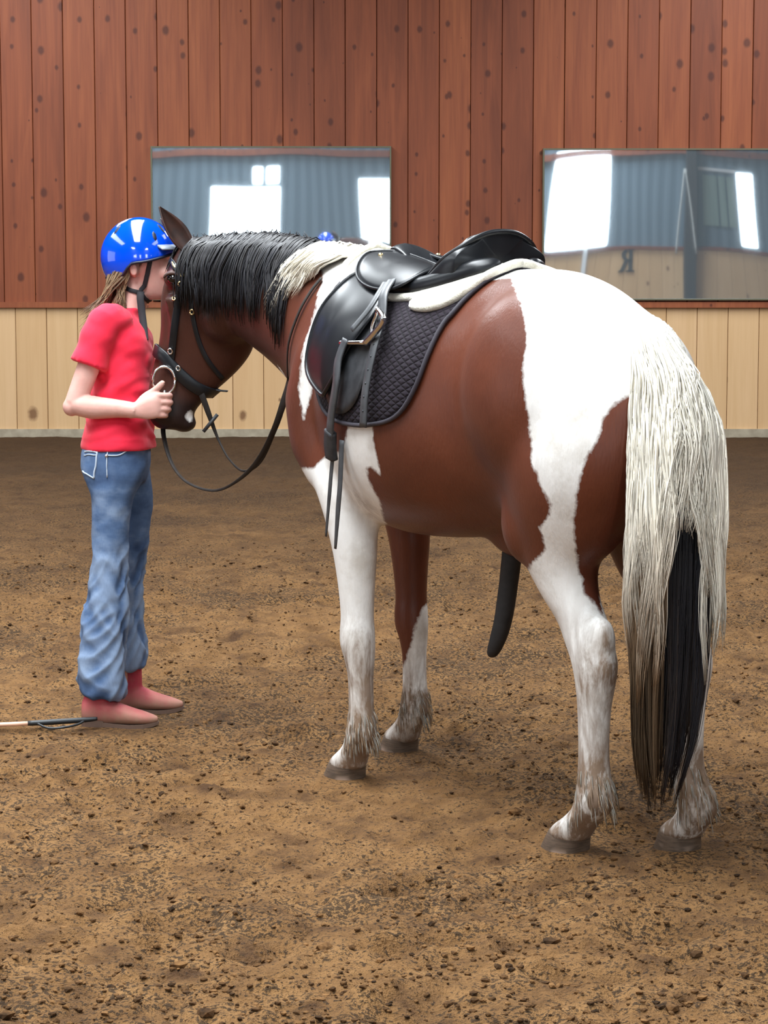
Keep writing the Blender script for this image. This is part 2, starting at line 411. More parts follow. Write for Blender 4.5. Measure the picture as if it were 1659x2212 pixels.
# arena letter on the kickboards (read the right way round on the wall, reversed in the mirror)
ink = Mat('letter_black', (.02, .025, .03, 1), .6)
def letter_r(h):
    g = Geo(); t = .022; w = h * .62; s = h * .17
    bx = lambda a, b, c, d: g.add(*box(a, b, -t / 2, t / 2, c, d))
    bx(h * .10, h * .10 + s, 0, h); bx(0, h * .38, 0, h * .07); bx(0, h * .32, h * .93, h); bx(w * .86, w * 1.12, 0, h * .07)
    cx, cz, R = h * .30, h * .735, h * .265; rg = []
    for k in range(15):
        a = -PI / 2 + PI * k / 14; d = np.array([math.cos(a) * 1.15, 0, math.sin(a)])
        o_, i_ = np.array([cx, 0, cz]) + d * R, np.array([cx, 0, cz]) + d * (R - s * (.55 + .4 * math.cos(a)))
        rg.append([o_ + (0, t / 2, 0), o_ - (0, t / 2, 0), i_ - (0, t / 2, 0), i_ + (0, t / 2, 0)])
    g.add(*loft(rg)); bx(h * .12, h * .32, h * .93, h); bx(h * .12, h * .32, h * .455, h * .53)
    g.add(*loft([[np.array(p) for p in ((h * .30, t / 2, h * .50), (h * .30, -t / 2, h * .50), (h * .46, -t / 2, h * .50), (h * .46, t / 2, h * .50))],
                 [np.array(p) for p in ((w * .80, t / 2, 0), (w * .80, -t / 2, 0), (w * 1.08, -t / 2, 0), (w * 1.08, t / 2, 0))]]))
    return g.obj('arena_letter', ink.m, None, False)
lr = letter_r(.46); lr.location = (4.95, BACK_Y + .065, .72); lr.rotation_euler = (0, 0, PI)
tag(lr, 'black letter R on the pale kickboards, seen reversed in the mirror', 'letter')

# side walls and roof
for x, n in ((-12.1, 'wall_left'), (12.1, 'wall_right')):
    o = Geo().add(*box(x - .1, x + .1, BACK_Y, WALL_Y + .2, -.1, 5.6)).obj(n, sid.m, None, False); o['kind'] = 'structure'
    o.data.materials.clear(); o.data.materials.append(RED)
rf = Mat('roof_liner', lin(96, 92, 88), .85)
o = Geo().add(*box(-12.2, 12.2, BACK_Y - .2, WALL_Y + .3, 5.4, 5.5)).obj('ceiling', rf.m, None, False); o['kind'] = 'structure'

# ------------------------------------------------------------------ mirrors on the back wall
mm = Mat('mirror_glass', (.78, .85, .90, 1), .02, 1.0)
_d = mm.n('ShaderNodeBsdfDiffuse'); _d.inputs[0].default_value = (.50, .62, .70, 1); _mx = mm.n('ShaderNodeMixShader'); _mx.inputs[0].default_value = .13      # dusty film
mm.l(mm.b.outputs[0], _mx.inputs[1]); mm.l(_d.outputs[0], _mx.inputs[2]); mm.l(_mx.outputs[0], mm.t.nodes['Material Output'].inputs[0])
mfr = Mat('mirror_edge', lin(96, 92, 70), .5)
def mirror(x0, x1, z0, z1, tilt, bow, label):
    r = empty('wall_mirror', ((x0 + x1) / 2, WALL_Y - .035, (z0 + z1) / 2)); tag(r, label, 'mirror', 'wall mirrors')
    hw, hh = (x1 - x0) / 2, (z1 - z0) / 2; n, m_ = 40, 24; V = []; F = []
    for j in range(m_ + 1):
        for i in range(n + 1):
            x = -hw + 2 * hw * i / n; z = -hh + 2 * hh * j / m_; u = x / hw
            V.append((x, -z * (tilt + bow * (1 - u * u)) -.020 - .002 * math.cos(u * 1.5) + .00010 * math.sin(x * 7 + z * 3), z))
    for j in range(m_):
        for i in range(n): a = j * (n + 1) + i; F.append((a, a + 1, a + n + 2, a + n + 1))
    mesh_obj('glass', V, F, mm.m, r)
    Geo().add(*box(-hw, hw, .004, .03, -hh, hh)).obj('backing', mfr.m, r, False)
    for a, b, c, d in ((-hw - .012, hw + .012, hh, hh + .014), (-hw - .012, hw + .012, -hh - .014, -hh), (-hw - .014, -hw, -hh, hh), (hw, hw + .014, -hh, hh)):
        Geo().add(*box(a, b, -.040, .03, c, d)).obj('frame', mfr.m, r, False)
    return r
mirror(-2.056, .051, 1.252, 2.584, .0135, .0012, 'wide mirror on the plank wall above the horse\'s neck and mane')
mirror(1.423, 3.53, 1.252, 2.565, .0120, .0030, 'wide mirror on the plank wall above the horse\'s white rump')
# ------------------------------------------------------------------ the horse
# horse space: X forward, Y to its left, Z up, origin on the ground between the hooves
HX, HY, HA = 0.30, 6.25, math.radians(90 + 32.6)
horse = empty('horse', (HX, HY, 0), HA)
tag(horse, 'brown and white pinto horse standing saddled beside the person', 'horse')
_ch, _sh = math.cos(HA), math.sin(HA)
def to_horse(x, y, z):
    x -= HX; y -= HY
    return np.array([x * _ch + y * _sh, -x * _sh + y * _ch, z])
# head space: its forehead looks along world -X, so the head is turned left on the neck
def head_pt(fx, side, z):
    """fx: world x, side: towards the horse's near (left) cheek, z: height"""
    return to_horse(fx, 7.42 - side, z)

def body_parts():
    P = []
    # trunk: x, top, bottom, half width, exponent
    T = [(-0.790, 1.16, 1.02, .07, 2), (-0.770, 1.225, .95, .145, 2), (-0.725, 1.30, .88, .20, 2), (-0.65, 1.370, .83, .24, 2.1),
         (-0.55, 1.432, .81, .262, 2.1), (-0.43, 1.482, .81, .275, 2.1), (-0.30, 1.506, .80, .266, 2.1), (-0.15, 1.497, .785, .280, 2.15),
         (0.0, 1.480, .765, .310, 2.2), (0.15, 1.466, .75, .320, 2.2), (0.30, 1.470, .745, .310, 2.2), (0.45, 1.50, .76, .275, 2.15),
         (0.56, 1.535, .79, .240, 2.1), (0.66, 1.550, .83, .218, 2.1), (0.76, 1.53, .88, .195, 2.1), (0.83, 1.45, .96, .165, 2), (0.88, 1.36, 1.02, .11, 2), (.90, 1.30, 1.08, .05, 2)]
    rg = []
    for q in smooth_path(T, 3):
        x, zt, zb, w, e = q
        up = (zt - zb) / 2
        lean = .028 * float(np.clip((-.25 - x) / .3, 0, 1))       # weight on the near hind leg
        rg.append(ring((x, lean, (zt + zb) / 2), (0, w - lean * .6, 0), (0, 0, up), 36, e))
    P.append(loft(rg))
    # spine and withers ridge
    P.append(tube([(-.70, 0, 1.25), (-.5, 0, 1.39), (-.2, 0, 1.45), (.2, 0, 1.42), (.45, 0, 1.46), (.62, 0, 1.51), (.8, 0, 1.53)], [.05, .07, .06, .06, .06, .055, .05], 14, 4))
    # neck: top point, bottom point, half width
    N = [((.46, 0, 1.48), (.74, 0, .98), .20), ((.68, 0, 1.545), (.90, 0, 1.06), .175), ((.90, .0, 1.585), (1.02, 0, 1.135), .145),
         ((1.13, .015, 1.608), (1.145, .02, 1.205), .12), ((1.30, .06, 1.608), (1.245, .035, 1.255), .105), ((1.43, .105, 1.60), (1.33, .05, 1.31), .095), ((1.50, .14, 1.585), (1.40, .08, 1.36), .08)]
    rg = []
    for q in smooth_path([np.concatenate([a, b, [w]]) for a, b, w in N], 4):
        a, b, w = q[:3], q[3:6], q[6]
        d = (a - b) / 2; t = nrm(np.cross(d, (0, 1, 0))) if True else 0
        side = nrm(np.cross(d, nrm(np.array([1, .12, 0])))) * -1
        rg.append(ring((a + b) / 2, side * w, d, 28, 2.0))
    P.append(loft(rg))
    # head: face point (x,z), jaw point (x,z), half width, exponent
    Hd = [((-.655, 1.585), (-.615, 1.605), .035, 2), ((-.672, 1.565), (-.565, 1.575), .075, 2.1), ((-.695, 1.525), (-.515, 1.495), .095, 2.2),
          ((-.712, 1.475), (-.455, 1.405), .105, 2.3), ((-.727, 1.405), (-.425, 1.325), .102, 2.3), ((-.728, 1.325), (-.425, 1.255), .090, 2.3),
          ((-.735, 1.265), (-.460, 1.195), .076, 2.3), ((-.750, 1.205), (-.515, 1.14), .064, 2.3), ((-.766, 1.14), (-.572, 1.092), .056, 2.3),
          ((-.774, 1.085), (-.612, 1.052), .056, 2.3), ((-.772, 1.035), (-.628, 1.015), .056, 2.3), ((-.757, 1.0), (-.645, .99), .045, 2.1), ((-.735, .985), (-.67, .982), .022, 2)]
    rg = []
    for q in smooth_path([(a[0], a[1], b[0], b[1], w, e) for a, b, w, e in Hd], 3):
        a = head_pt(q[0], 0, q[1]); b = head_pt(q[2], 0, q[3])
        side = head_pt(0, 1, 0) - head_pt(0, 0, 0)
        rg.append(ring((a + b) / 2, side * q[4], (a - b) / 2, 28, q[5]))
    P.append(loft(rg))
    # cheek muscles, brow ridges, nostrils
    for s in (-1, 1):
        P.append(ellipsoid(head_pt(-.505, s * .062, 1.36), (.10, .10, .10)))
        P.append(ellipsoid(head_pt(-.672, s * .078, 1.475), (.040, .040, .032)))
        P.append(ellipsoid(head_pt(-.750, s * .036, 1.05), (.028, .028, .034)))
        P.append(tube([head_pt(-.690, s * .085, 1.42), head_pt(-.675, s * .075, 1.33), head_pt(-.690, s * .06, 1.24)], [.02, .018, .01], 10, 4))
    P.append(ellipsoid(head_pt(-.655, 0, 1.005), (.042, .042, .032)))
    # shoulders and haunches
    for s in (-1, 1):
        P.append(loft([ring(c, u, w, 24) for c, u, w in [
            ((.48, s * .09, 1.48), (.05, 0, .02), (0, .03, 0)), ((.53, s * .12, 1.38), (.12, 0, .03), (0, .075, 0)),
            ((.60, s * .140, 1.25), (.145, 0, .05), (0, .102, 0)), ((.665, s * .146, 1.10), (.140, 0, .04), (0, .107, 0)),
            ((.64, s * .152, .97), (.135, 0, .0), (0, .094, 0)), ((.55, s * .16, .86), (.11, 0, 0), (0, .07, 0))]]))
        P.append(ellipsoid((-.405 if s > 0 else -.435, .128 if s > 0 else -.085, 1.19 if s > 0 else 1.17), (.275, .184 if s > 0 else .176, .28 if s > 0 else .24), 40, 24))
        P.append(ellipsoid((-.555 if s > 0 else -.52, .130 if s > 0 else -.085, 1.03), (.20, .138, .28), 40, 24))
    # front legs: z, x, y, rx, ry
    def leg(S, n=22):
        rg = []
        for z, x, y, rx, ry in smooth_path(S, 4): rg.append(ring((x, y, z), (rx, 0, 0), (0, ry, 0), n))
        P.append(loft(rg))
    FL = lambda dx, y, k: [(1.06, .60 + dx * .3, y * .92, .12, .07), (.95, .555 + dx * .5, y * .95, .125, .085), (.86, .505 + dx * .8, y, .110, .082), (.78, .475 + dx, y, .092, .074),
         (.68, .455 + dx, y, .076, .060), (.58, .447 + dx, y, .062, .050), (.50, .443 + dx, y, .056, .046), (.455, .443 + dx, y, .060, .049), (.41, .440 + dx, y, .060, .048),
         (.37, .430 + dx, y, .049, .042), (.32, .425 + dx, y, .043, .036), (.25, .422 + dx, y, .043, .035), (.20, .420 + dx, y, .047, .038), (.155, .422 + dx, y, .056, .044),
         (.12, .438 + dx, y, .050, .043), (.09, .468 + dx, y, .052, .048), (.07, .487 + dx, y, .060, .054), (.05, .498 + dx, y, .060, .055), (.035, .50 + dx, y, .03, .03)]
    leg(FL(.0, .165, 1)); leg(FL(.24, -.180, -1))
    # hind legs
    HL = lambda dx, y: [(1.22, -.53, y * 1.18, .20, .10), (1.08, -.545, y * 1.22, .225, .13), (.97, -.545 + dx * .2, y * 1.22, .215, .13), (.88, -.525 + dx * .4, y * 1.2, .185, .112), (.81, -.505 + dx * .5, y * 1.15, .145, .094),
         (.74, -.500 + dx * .6, y * 1.10, .112, .078), (.67, -.530 + dx * .7, y * 1.05, .092, .064), (.61, -.573 + dx * .9, y, .085, .054), (.56, -.600 + dx, y, .083, .050),
         (.51, -.622 + dx, y, .074, .049), (.45, -.625 + dx, y, .058, .045), (.39, -.622 + dx, y, .048, .040), (.30, -.622 + dx, y, .045, .037), (.23, -.625 + dx, y, .048, .040),
         (.175, -.630 + dx, y, .059, .048), (.135, -.615 + dx, y, .056, .048), (.10, -.575 + dx, y, .056, .050), (.075, -.543 + dx, y, .060, .055), (.05, -.525 + dx, y, .060, .056), (.035, -.52 + dx, y, .03, .03)]
    leg(HL(0, .122)); leg([(z, x, (yy if z < .6 else yy * (1 - .26 * min(1, (z - .6) / .3))), rx, ry) for z, x, yy, rx, ry in [(z, x - .05 * min(1, max(0, .2 - z) / .1), yy - .02 * min(1, max(0, .2 - z) / .1), rx, ry) for z, x, yy, rx, ry in HL(-.09, -.112)]])
    for dx, y in ((0, .122), (-.09, -.112)):
        P.append(ellipsoid((-.655 + dx, y, .575), (.036, .030, .060), 24, 16))          # point of hock
        P.append(ellipsoid((-.40 + dx * .3, y * 1.35, .86), (.085, .075, .12), 28, 18))     # stifle
    for dx, y in ((0, .165), (.24, -.18)):
        P.append(ellipsoid((.36 + dx * .5, y * 1.0, .90), (.07, .065, .08)))    # elbow
    # dock of the tail
    P.append(tube([(-.58, 0, 1.34), (-.68, 0, 1.335), (-.755, 0, 1.27), (-.79, 0, 1.12), (-.80, 0, .98)], [.06, .052, .045, .036, .02], 12, 4))
    # sheath under the belly
    P.append(ellipsoid((-.17, 0, .775), (.16, .07, .055)))
    return P

BV, BF, BE = remesh(body_parts(), 0.0085, 6)
def sstep(x, a, b):
    t = np.clip((np.asarray(x, float) - a) / (b - a), 0, 1); return t * t * (3 - 2 * t)
_w = sstep(BV[:, 2], .66, .86) * (1 - sstep(BV[:, 0], 1.15, 1.35))
BV = smooth_verts(BV, BE, 34, 0.5, 0, _w)
BV = smooth_verts(BV, BE, 4, 0.5, 0)
body = mesh_obj('body', BV, BF, None, horse)
BVH = BVHTree.FromPolygons([Vector(v) for v in BV], BF)
# ---- coat: patches are outlined in a plane fixed in horse space (axes CE1, CE2)
CE1 = np.array([-.5785, -.8157, 0.0]); CE2 = np.array([.0650, -.0461, .9968]); CDV = np.array([.8131, -.5767, -.0797])
PATCH = dict(
    shoulder=[(-.30, 1.66), (-.46, 1.66), (-.52, 1.577), (-.505, 1.496), (-.527, 1.398), (-.550, 1.317), (-.564, 1.236), (-.570, 1.182), (-.552, 1.087), (-.535, 1.154), (-.5, 1.232), (-.399, 1.358), (-.20, 1.50), (-.16, 1.58)],
    foreleg=[(-.612, .945), (-.524, .949), (-.487, .976), (-.44, .99), (-.412, 1.031), (-.376, 1.12), (-.267, 1.143), (-.27, 1.062), (-.28, 1.043), (-.274, 1.0), (-.286, .922), (-.336, .957), (-.347, .952), (-.342, .916), (-.312, .851), (-.305, .80), (-.300, -.2), (-.72, -.2)],
    rump=[(.054, 1.60), (.047, 1.45), (.069, 1.382), (.084, 1.296), (.075, 1.168), (.089, 1.087), (.096, .972), (.139, .886), (.145, .848), (.121, .812), (.133, .75), (.103, .718), (.06, .645), (.05, -.3), (.90, -.3), (.90, 1.60)],
    thigh_brown=[(.363, 1.150), (.340, 1.143), (.305, 1.125), (.271, 1.086), (.249, 1.018), (.219, .961), (.204, .893), (.203, .8), (.214, .717), (.236, .646), (.277, .593), (.36, .588), (.50, .70), (.56, .85), (.50, 1.05), (.437, 1.144)],
    far_foreleg=[(-.10, .585), (-.209, .525), (-.229, .483), (-.251, .397), (-.274, .336), (-.32, .344), (-.50, -.3), (-.05, -.3)])
def poly_sd(poly, a, b):
    """signed distance to a polygon, positive inside"""
    P = np.asarray(poly, float); n = len(P)
    d = np.full(a.shape, 1e9); inside = np.zeros(a.shape, bool)
    for i in range(n):
        p, q = P[i], P[(i + 1) % n]; e = q - p
        t = np.clip(((a - p[0]) * e[0] + (b - p[1]) * e[1]) / (e @ e), 0, 1)
        d = np.minimum(d, np.hypot(a - p[0] - t * e[0], b - p[1] - t * e[1]))
        c = ((p[1] > b) != (q[1] > b)) & (a < (q[0] - p[0]) * (b - p[1]) / (q[1] - p[1] + 1e-12) + p[0])
        inside ^= c
    return np.where(inside, d, -d)
def vert_normals(V, F):
    N = np.zeros_like(V); Q = np.array([f if len(f) == 4 else (*f, f[-1]) for f in F])
    fn = np.cross(V[Q[:, 2]] - V[Q[:, 0]], V[Q[:, 3]] - V[Q[:, 1]])
    for k in range(4): np.add.at(N, Q[:, k], fn)
    return N / (np.linalg.norm(N, axis=1)[:, None] + 1e-12)
BN = vert_normals(BV, BF)
def white_field(V):
    a, b = V @ CE1, V @ CE2
    sh = poly_sd(PATCH['shoulder'], a, b); fo = poly_sd(PATCH['foreleg'], a, b)
    ru = np.minimum(poly_sd(PATCH['rump'], a, b), -poly_sd(PATCH['thigh_brown'], a, b))
    ru = np.minimum(ru, -.02 - V[:, 0])
    ru = np.where((V[:, 2] < .86) & (V[:, 0] > -.33) & (np.abs(V[:, 1]) < .13), -.05, ru)
    sh = np.minimum(sh, 1.02 - V[:, 0]); fo = np.minimum(fo, V[:, 0] - .12)
    fo = np.minimum(fo, V[:, 1] + .02)
    return np.maximum(np.maximum(sh, fo), ru)
_side = (BN @ CDV) < .12
_mir = BV * np.array([1, -1, 1])
coat = np.where(_side & (BV[:, 1] < .10), white_field(_mir), white_field(BV))
# lower legs
_x, _y, _z = BV.T
fl = (_x > .25) & (_x < .62) & (_y > .06) & (_z < .74); coat[fl] = .05
fr = (_x > .45) & (_y < -.05) & (_z < .80)
coat[fr] = poly_sd(PATCH['far_foreleg'], (BV @ CE1)[fr], (BV @ CE2)[fr])
hl = (_x < -.35) & (_y > .03) & (_z < .55); coat[hl] = .05
hr = (_x < -.40) & (_y < .0) & (_z < .78); coat[hr] = np.clip(.60 - _z[hr], -.1, .1)
_snip = np.linalg.norm(BV - np.array([1.455, .170, 1.030]), axis=1); coat = np.maximum(coat, .017 - _snip)
attr(body, 'coat', np.clip(coat, -.1, .1))
# dark muzzle; neck and head darkened, own tone plus painted shade; dust and stains on the lower legs
_mz = sstep(-_z, -1.13, -1.0) * (_x > 1.2)
_hd = sstep(_x, .72, 1.15) * .60
attr(body, 'dark', np.clip(_mz * .75 + _hd, 0, 1))
_dirt = sstep(-_z, -.62, -.10) * .8
for c_, r_, k_ in (((.40, .165, .41), .10, .55), ((.42, .21, .33), .07, .35), ((.36, .165, .17), .075, .9), ((.42, .20, .09), .06, .6), ((-.69, .122, .56), .10, 1.1), ((-.66, .16, .45), .09, .6), ((-.68, .122, .20), .085, 1.0),
                   ((-.60, .15, .10), .07, .8), ((-.80, -.12, .20), .12, 1.0), ((-.72, -.11, .10), .09, 1.1), ((.62, -.18, .17), .08, .9), ((-.33, .12, .74), .08, .4), ((.33, .20, .86), .08, .6), ((-.52, .27, .96), .10, .35), ((-.66, -.112, .5), .12, .6)):
    _dirt = _dirt + k_ * np.exp(-np.sum((BV - np.array(c_)) ** 2, 1) / (r_ * r_))
attr(body, 'dirt', np.clip(_dirt * (_x < 1.1), 0, 1.6))

m = Mat('horse_coat', rough=.46, spec=.28, sheen=.02)
oc = m.coord('Object'); hairc = m.coord('Object', (60, 60, 9))
n1 = m.noise(oc, 75, 3, .6); n2 = m.noise(oc, 14, 4, .6); n3 = m.noise(hairc, 3.0, 3, .6)
edge = m.math('ADD', m.attr('coat').outputs['Fac'], m.math('ADD', m.math('MULTIPLY', m.math('SUBTRACT', n1, .5), .013), m.math('MULTIPLY', m.math('SUBTRACT', n2, .5), .026)))
wmask = m.val(edge, -.004, .005)
brown = m.ramp(m.noise(oc, 4, 4, .6), [(.3, (.098, .025, .012)), (.7, (.146, .039, .018))])
brown = m.mix(m.math('MULTIPLY', n3, .35), brown, (.055, .016, .009, 1))
brown = m.mix(m.attr('dark').outputs['Fac'], brown, (.020, .010, .009, 1))
white = m.ramp(m.noise(oc, 7, 5, .65), [(.28, (.60, .56, .51)), (.5, (.80, .78, .75)), (.8, (.86, .85, .83))])
stain = m.math('MULTIPLY', m.val(m.noise(m.coord('Object', (13, 13, 3.6)), 1.6, 5, .7, .35), .38, .60), m.math('ADD', m.attr('dirt').outputs['Fac'], .05), True)
dirt = m.attr('dirt').outputs['Fac']
white = m.mix(m.math('MULTIPLY', stain, .9, True), white, (.165, .095, .052, 1))
white = m.mix(m.math('MULTIPLY', m.val(dirt, .55, 1.0, 0, .55), m.val(n2, .35, .65)), white, (.20, .125, .07, 1))
m.color(m.mix(wmask, brown, white))
m.rough(m.val(wmask, 0, 1, .40, .62))
m.bump(m.math('ADD', m.noise(m.coord('Object', (170, 170, 45)), 1.0, 2, .5), m.math('MULTIPLY', n2, 1.2)), .22, .004)
COAT = m.m
body.data.materials.append(COAT)

# ---- hooves
mh = Mat('hoof_horn', rough=.6)
_hz = mh.n('ShaderNodeSeparateXYZ'); mh.l(mh.coord('Object'), _hz.inputs[0])
mh.color(mh.mix(mh.math('MULTIPLY', mh.val(_hz.outputs[2], .030, .014, 0, .8), mh.val(mh.noise(mh.coord('Object'), 9, 2), .5, .6)), mh.ramp(mh.noise(mh.coord('Object', (30, 30, 260)), 1.0, 3), [(.3, (.055, .037, .025)), (.7, (.13, .085, .056))]), (.50, .36, .28, 1)))
def hoof(x, y, yaw, mat=mh.m):
    rg = []
    for z, dx, rx, ry in [(-.012, .018, .068, .060), (.0, .018, .068, .060), (.02, .012, .064, .058), (.045, .003, .059, .054), (.062, -.003, .055, .051), (.066, -.004, .048, .045)]:
        rg.append(ring((dx, 0, z), (rx, 0, 0), (0, ry, 0), 24, 2.2))
    v, f = loft(rg)
    # heel is flatter than the toe
    v = [np.array([max(p[0], -.048), p[1], p[2]]) for p in v]
    c, s = math.cos(yaw), math.sin(yaw)
    v = [np.array([x + p[0] * c - p[1] * s, y + p[0] * s + p[1] * c, p[2]]) for p in v]
    return Geo().add(v, f).obj('hoof', mat, horse)
hoof(.500, .165, .05); hoof(.740, -.180, -.1); hoof(-.522, .122, .10); hoof(-.662, -.132, -.35)

# ---- ears and eyes
def ear(base, tip, out, front, w, name='ear'):
    """leaf shaped, cupped towards 'out'"""
    base, tip, out = (np.asarray(t, float) for t in (base, tip, out)); ax = tip - base; s = nrm(np.cross(ax, out)); o = nrm(np.cross(s, ax))
    prof = [(0, .62), (.15, .85), (.35, 1.0), (.55, .88), (.75, .56), (.9, .24), (1.0, .02)]
    pr = smooth_path(prof, 3); n = 10; rg = []
    for t, ww in pr:
        c = base + ax * t + front * (t * (1 - t)) * .25; outer, inner = [], []
        for k in range(n + 1):
            u = -1 + 2 * k / n
            q = c + s * (w * ww * u) + o * (w * .9 * ww * (u * u - .5))
            outer.append(q - o * .004); inner.append(q + o * .004)
        rg.append(outer + inner[::-1])
    v, f = loft(rg)
    return Geo().add(v, f).obj(name, COAT_EAR, horse)
me_ = Mat('ear_coat', rough=.6); me_.color(me_.ramp(me_.noise(me_.coord(), 30, 3), [(.3, (.018, .008, .006)), (.75, (.065, .021, .012))])); COAT_EAR = me_.m
ear(head_pt(-.632, .055, 1.565), head_pt(-.722, .075, 1.705), head_pt(0, 1, 0) - head_pt(-.9, 0, 0), head_pt(-.06, 0, 0) - head_pt(0, 0, 0), .036)
ear(head_pt(-.632, -.055, 1.565), head_pt(-.735, -.105, 1.672), head_pt(0, -1, 0) - head_pt(-.9, 0, 0), head_pt(-.06, 0, 0) - head_pt(0, 0, 0), .036)
mey = Mat('eye_dark', (.010, .006, .005, 1), .08); 
for s in (1, -1):
    q = np.array(BVH.find_nearest(Vector(head_pt(-.682, s * .14, 1.478)))[0])
    cdir = nrm(head_pt(-.2, s * 1.0, 0) - head_pt(0, 0, 0))
    Geo().add(*ellipsoid(q - cdir * .012, (.021, .021, .019))).obj('eye', mey.m, horse)
    d0 = [q + cdir * .003 + (head_pt(math.cos(t) * .026, 0, math.sin(t) * .018) - head_pt(0, 0, 0)) for t in np.linspace(.1, PI - .1, 8)]
    Geo().add(*tube(d0, [.003, .006, .006, .003], 8)).obj('eyelid', COAT_EAR, horse)

# ---- hair
mhair = Mat('horse_hair', rough=.42, spec=.45)
mhair.color(mhair.attr('tint').outputs['Color'])
def strand_mesh(paths, radii, cols, name, parent, sides=3):
    V, F, Cc = [], [], []
    for P, R, Kc in zip(paths, radii, cols):
        P = np.asarray(P); n = len(P); b = len(V)
        T = np.gradient(P, axis=0)
        for i in range(n):
            t = nrm(T[i]); a = np.cross(t, (0.3, 0.9, .1)); a = nrm(a); c = np.cross(t, a)
            r = R * (1 - .85 * (i / (n - 1)) ** 2) * (.55 + .45 * min(1, i / 2))
            for k in range(sides):
                an = 2 * PI * k / sides
                V.append(P[i] + a * (r * math.cos(an)) + c * (r * math.sin(an))); Cc.append(Kc[i] if np.ndim(Kc) > 1 else Kc)
        for i in range(n - 1):
            for k in range(sides):
                p = b + i * sides + k; q = b + i * sides + (k + 1) % sides
                F.append((p, q, q + sides, p + sides))
        F.append(tuple(b + (n - 1) * sides + k for k in range(sides)))
    o = mesh_obj(name, V, F, mhair.m, parent)
    attr_col(o, 'tint', np.array(Cc)); o['kind'] = 'stuff'
    return o
def push_out(p, off):
    q, nn, i, d = BVH.find_nearest(Vector(p))
    q = np.array(q); nn = np.array(nn)
    if (p - q) @ nn < off: p = q + nn * off
    return p
CREST = smooth_path([(1.515, .150, 1.60), (1.43, .105, 1.603), (1.30, .06, 1.612), (1.13, .015, 1.612), (.95, .0, 1.595), (.80, 0, 1.575), (.66, 0, 1.556), (.52, 0, 1.53)], 12)
def crest_at(t):
    f = t * (len(CREST) - 1); i = min(int(f), len(CREST) - 2); return CREST[i] + (CREST[i + 1] - CREST[i]) * (f - i)
rr = random.Random(3)
BLK = np.array((.009, .009, .012)); WHT = np.array((.92, .865, .75)); TAN = np.array((.20, .125, .07))
paths, radii, cols = [], [], []
NM = 1500
for i in range(NM):
    t = (i + rr.random()) / NM
    if t > .90 or t < .125: continue
    root = crest_at(t) + np.array([0, rr.uniform(-.015, .02), -.012])
    white = t > .655 + rr.uniform(-.015, .015)
    clump = mnoise.noise(Vector((t * 26, 1.7, 0))); cl2 = mnoise.noise(Vector((t * 9, 4.2, 0)))
    L = (.262 + .04 * cl2 + .035 * clump) * rr.uniform(.74, 1.04) * (.72 + .28 * min(1, t * 3.2))
    if white: L = .21 * rr.uniform(.5, 1.0) * (1 - max(0, t - .68) * 3.2)
    drift = .05 * clump + rr.uniform(-.012, .012) + (.115 if white else -.07 * max(0, 1 - t * 4))
    lay = rr.uniform(.004, .022)
    P = []
    nseg = 8
    for k in range(nseg + 1):
        u = k / nseg
        fall = L * u
        q = root + np.array([drift * u ** 1.3, 0, 0]) + np.array([0, .125 * math.sin(min(1, u * 1.25) * PI / 2), .020 * math.sin(u * PI) * (1.0 if u < .4 else .6) - fall * u ** .6])
        q += np.array([.010 * math.sin(u * 9 + clump * 6), 0, 0]) * u
        P.append(push_out(q, lay if k else .001))
    paths.append(P); radii.append(rr.uniform(.0022, .0042) * (1.15 if white else 1))
    base = WHT * rr.uniform(.75, 1.08) if white else (BLK * rr.uniform(.6, 1.9) + np.array((.006, .003, .0)) * rr.random())
    cols.append([base] * (nseg + 1))
for i in range(90):     # wisps that stand up along the crest
    t = rr.uniform(.03, .55); root = crest_at(t) + np.array([0, rr.uniform(-.01, .01), -.01])
    h = rr.uniform(.012, .035); dx = rr.uniform(-.03, .03)
    paths.append([root + np.array([dx * u, rr.uniform(0, .01) * u, h * u]) for u in np.linspace(0, 1, 5)]); radii.append(.003); cols.append([BLK * 1.3] * 5)
mane = strand_mesh(paths, radii, cols, 'mane', horse)
mane['label'] = 'black mane turning white at the withers'
# forelock between the ears
paths, radii, cols = [], [], []
for i in range(46):
    r0 = head_pt(-.660 + rr.uniform(-.008, .006), rr.uniform(-.03, .03), 1.590)
    e = rr.uniform(.05, .10)
    paths.append([push_out(r0 + (head_pt(-.045 * u * .8, rr.uniform(-.01, .03) * u, -e * u) - head_pt(0, 0, 0)), .006) for u in np.linspace(0, 1, 6)])
    radii.append(.003); cols.append([BLK * 1.2] * 6)
strand_mesh(paths, radii, cols, 'forelock', horse)

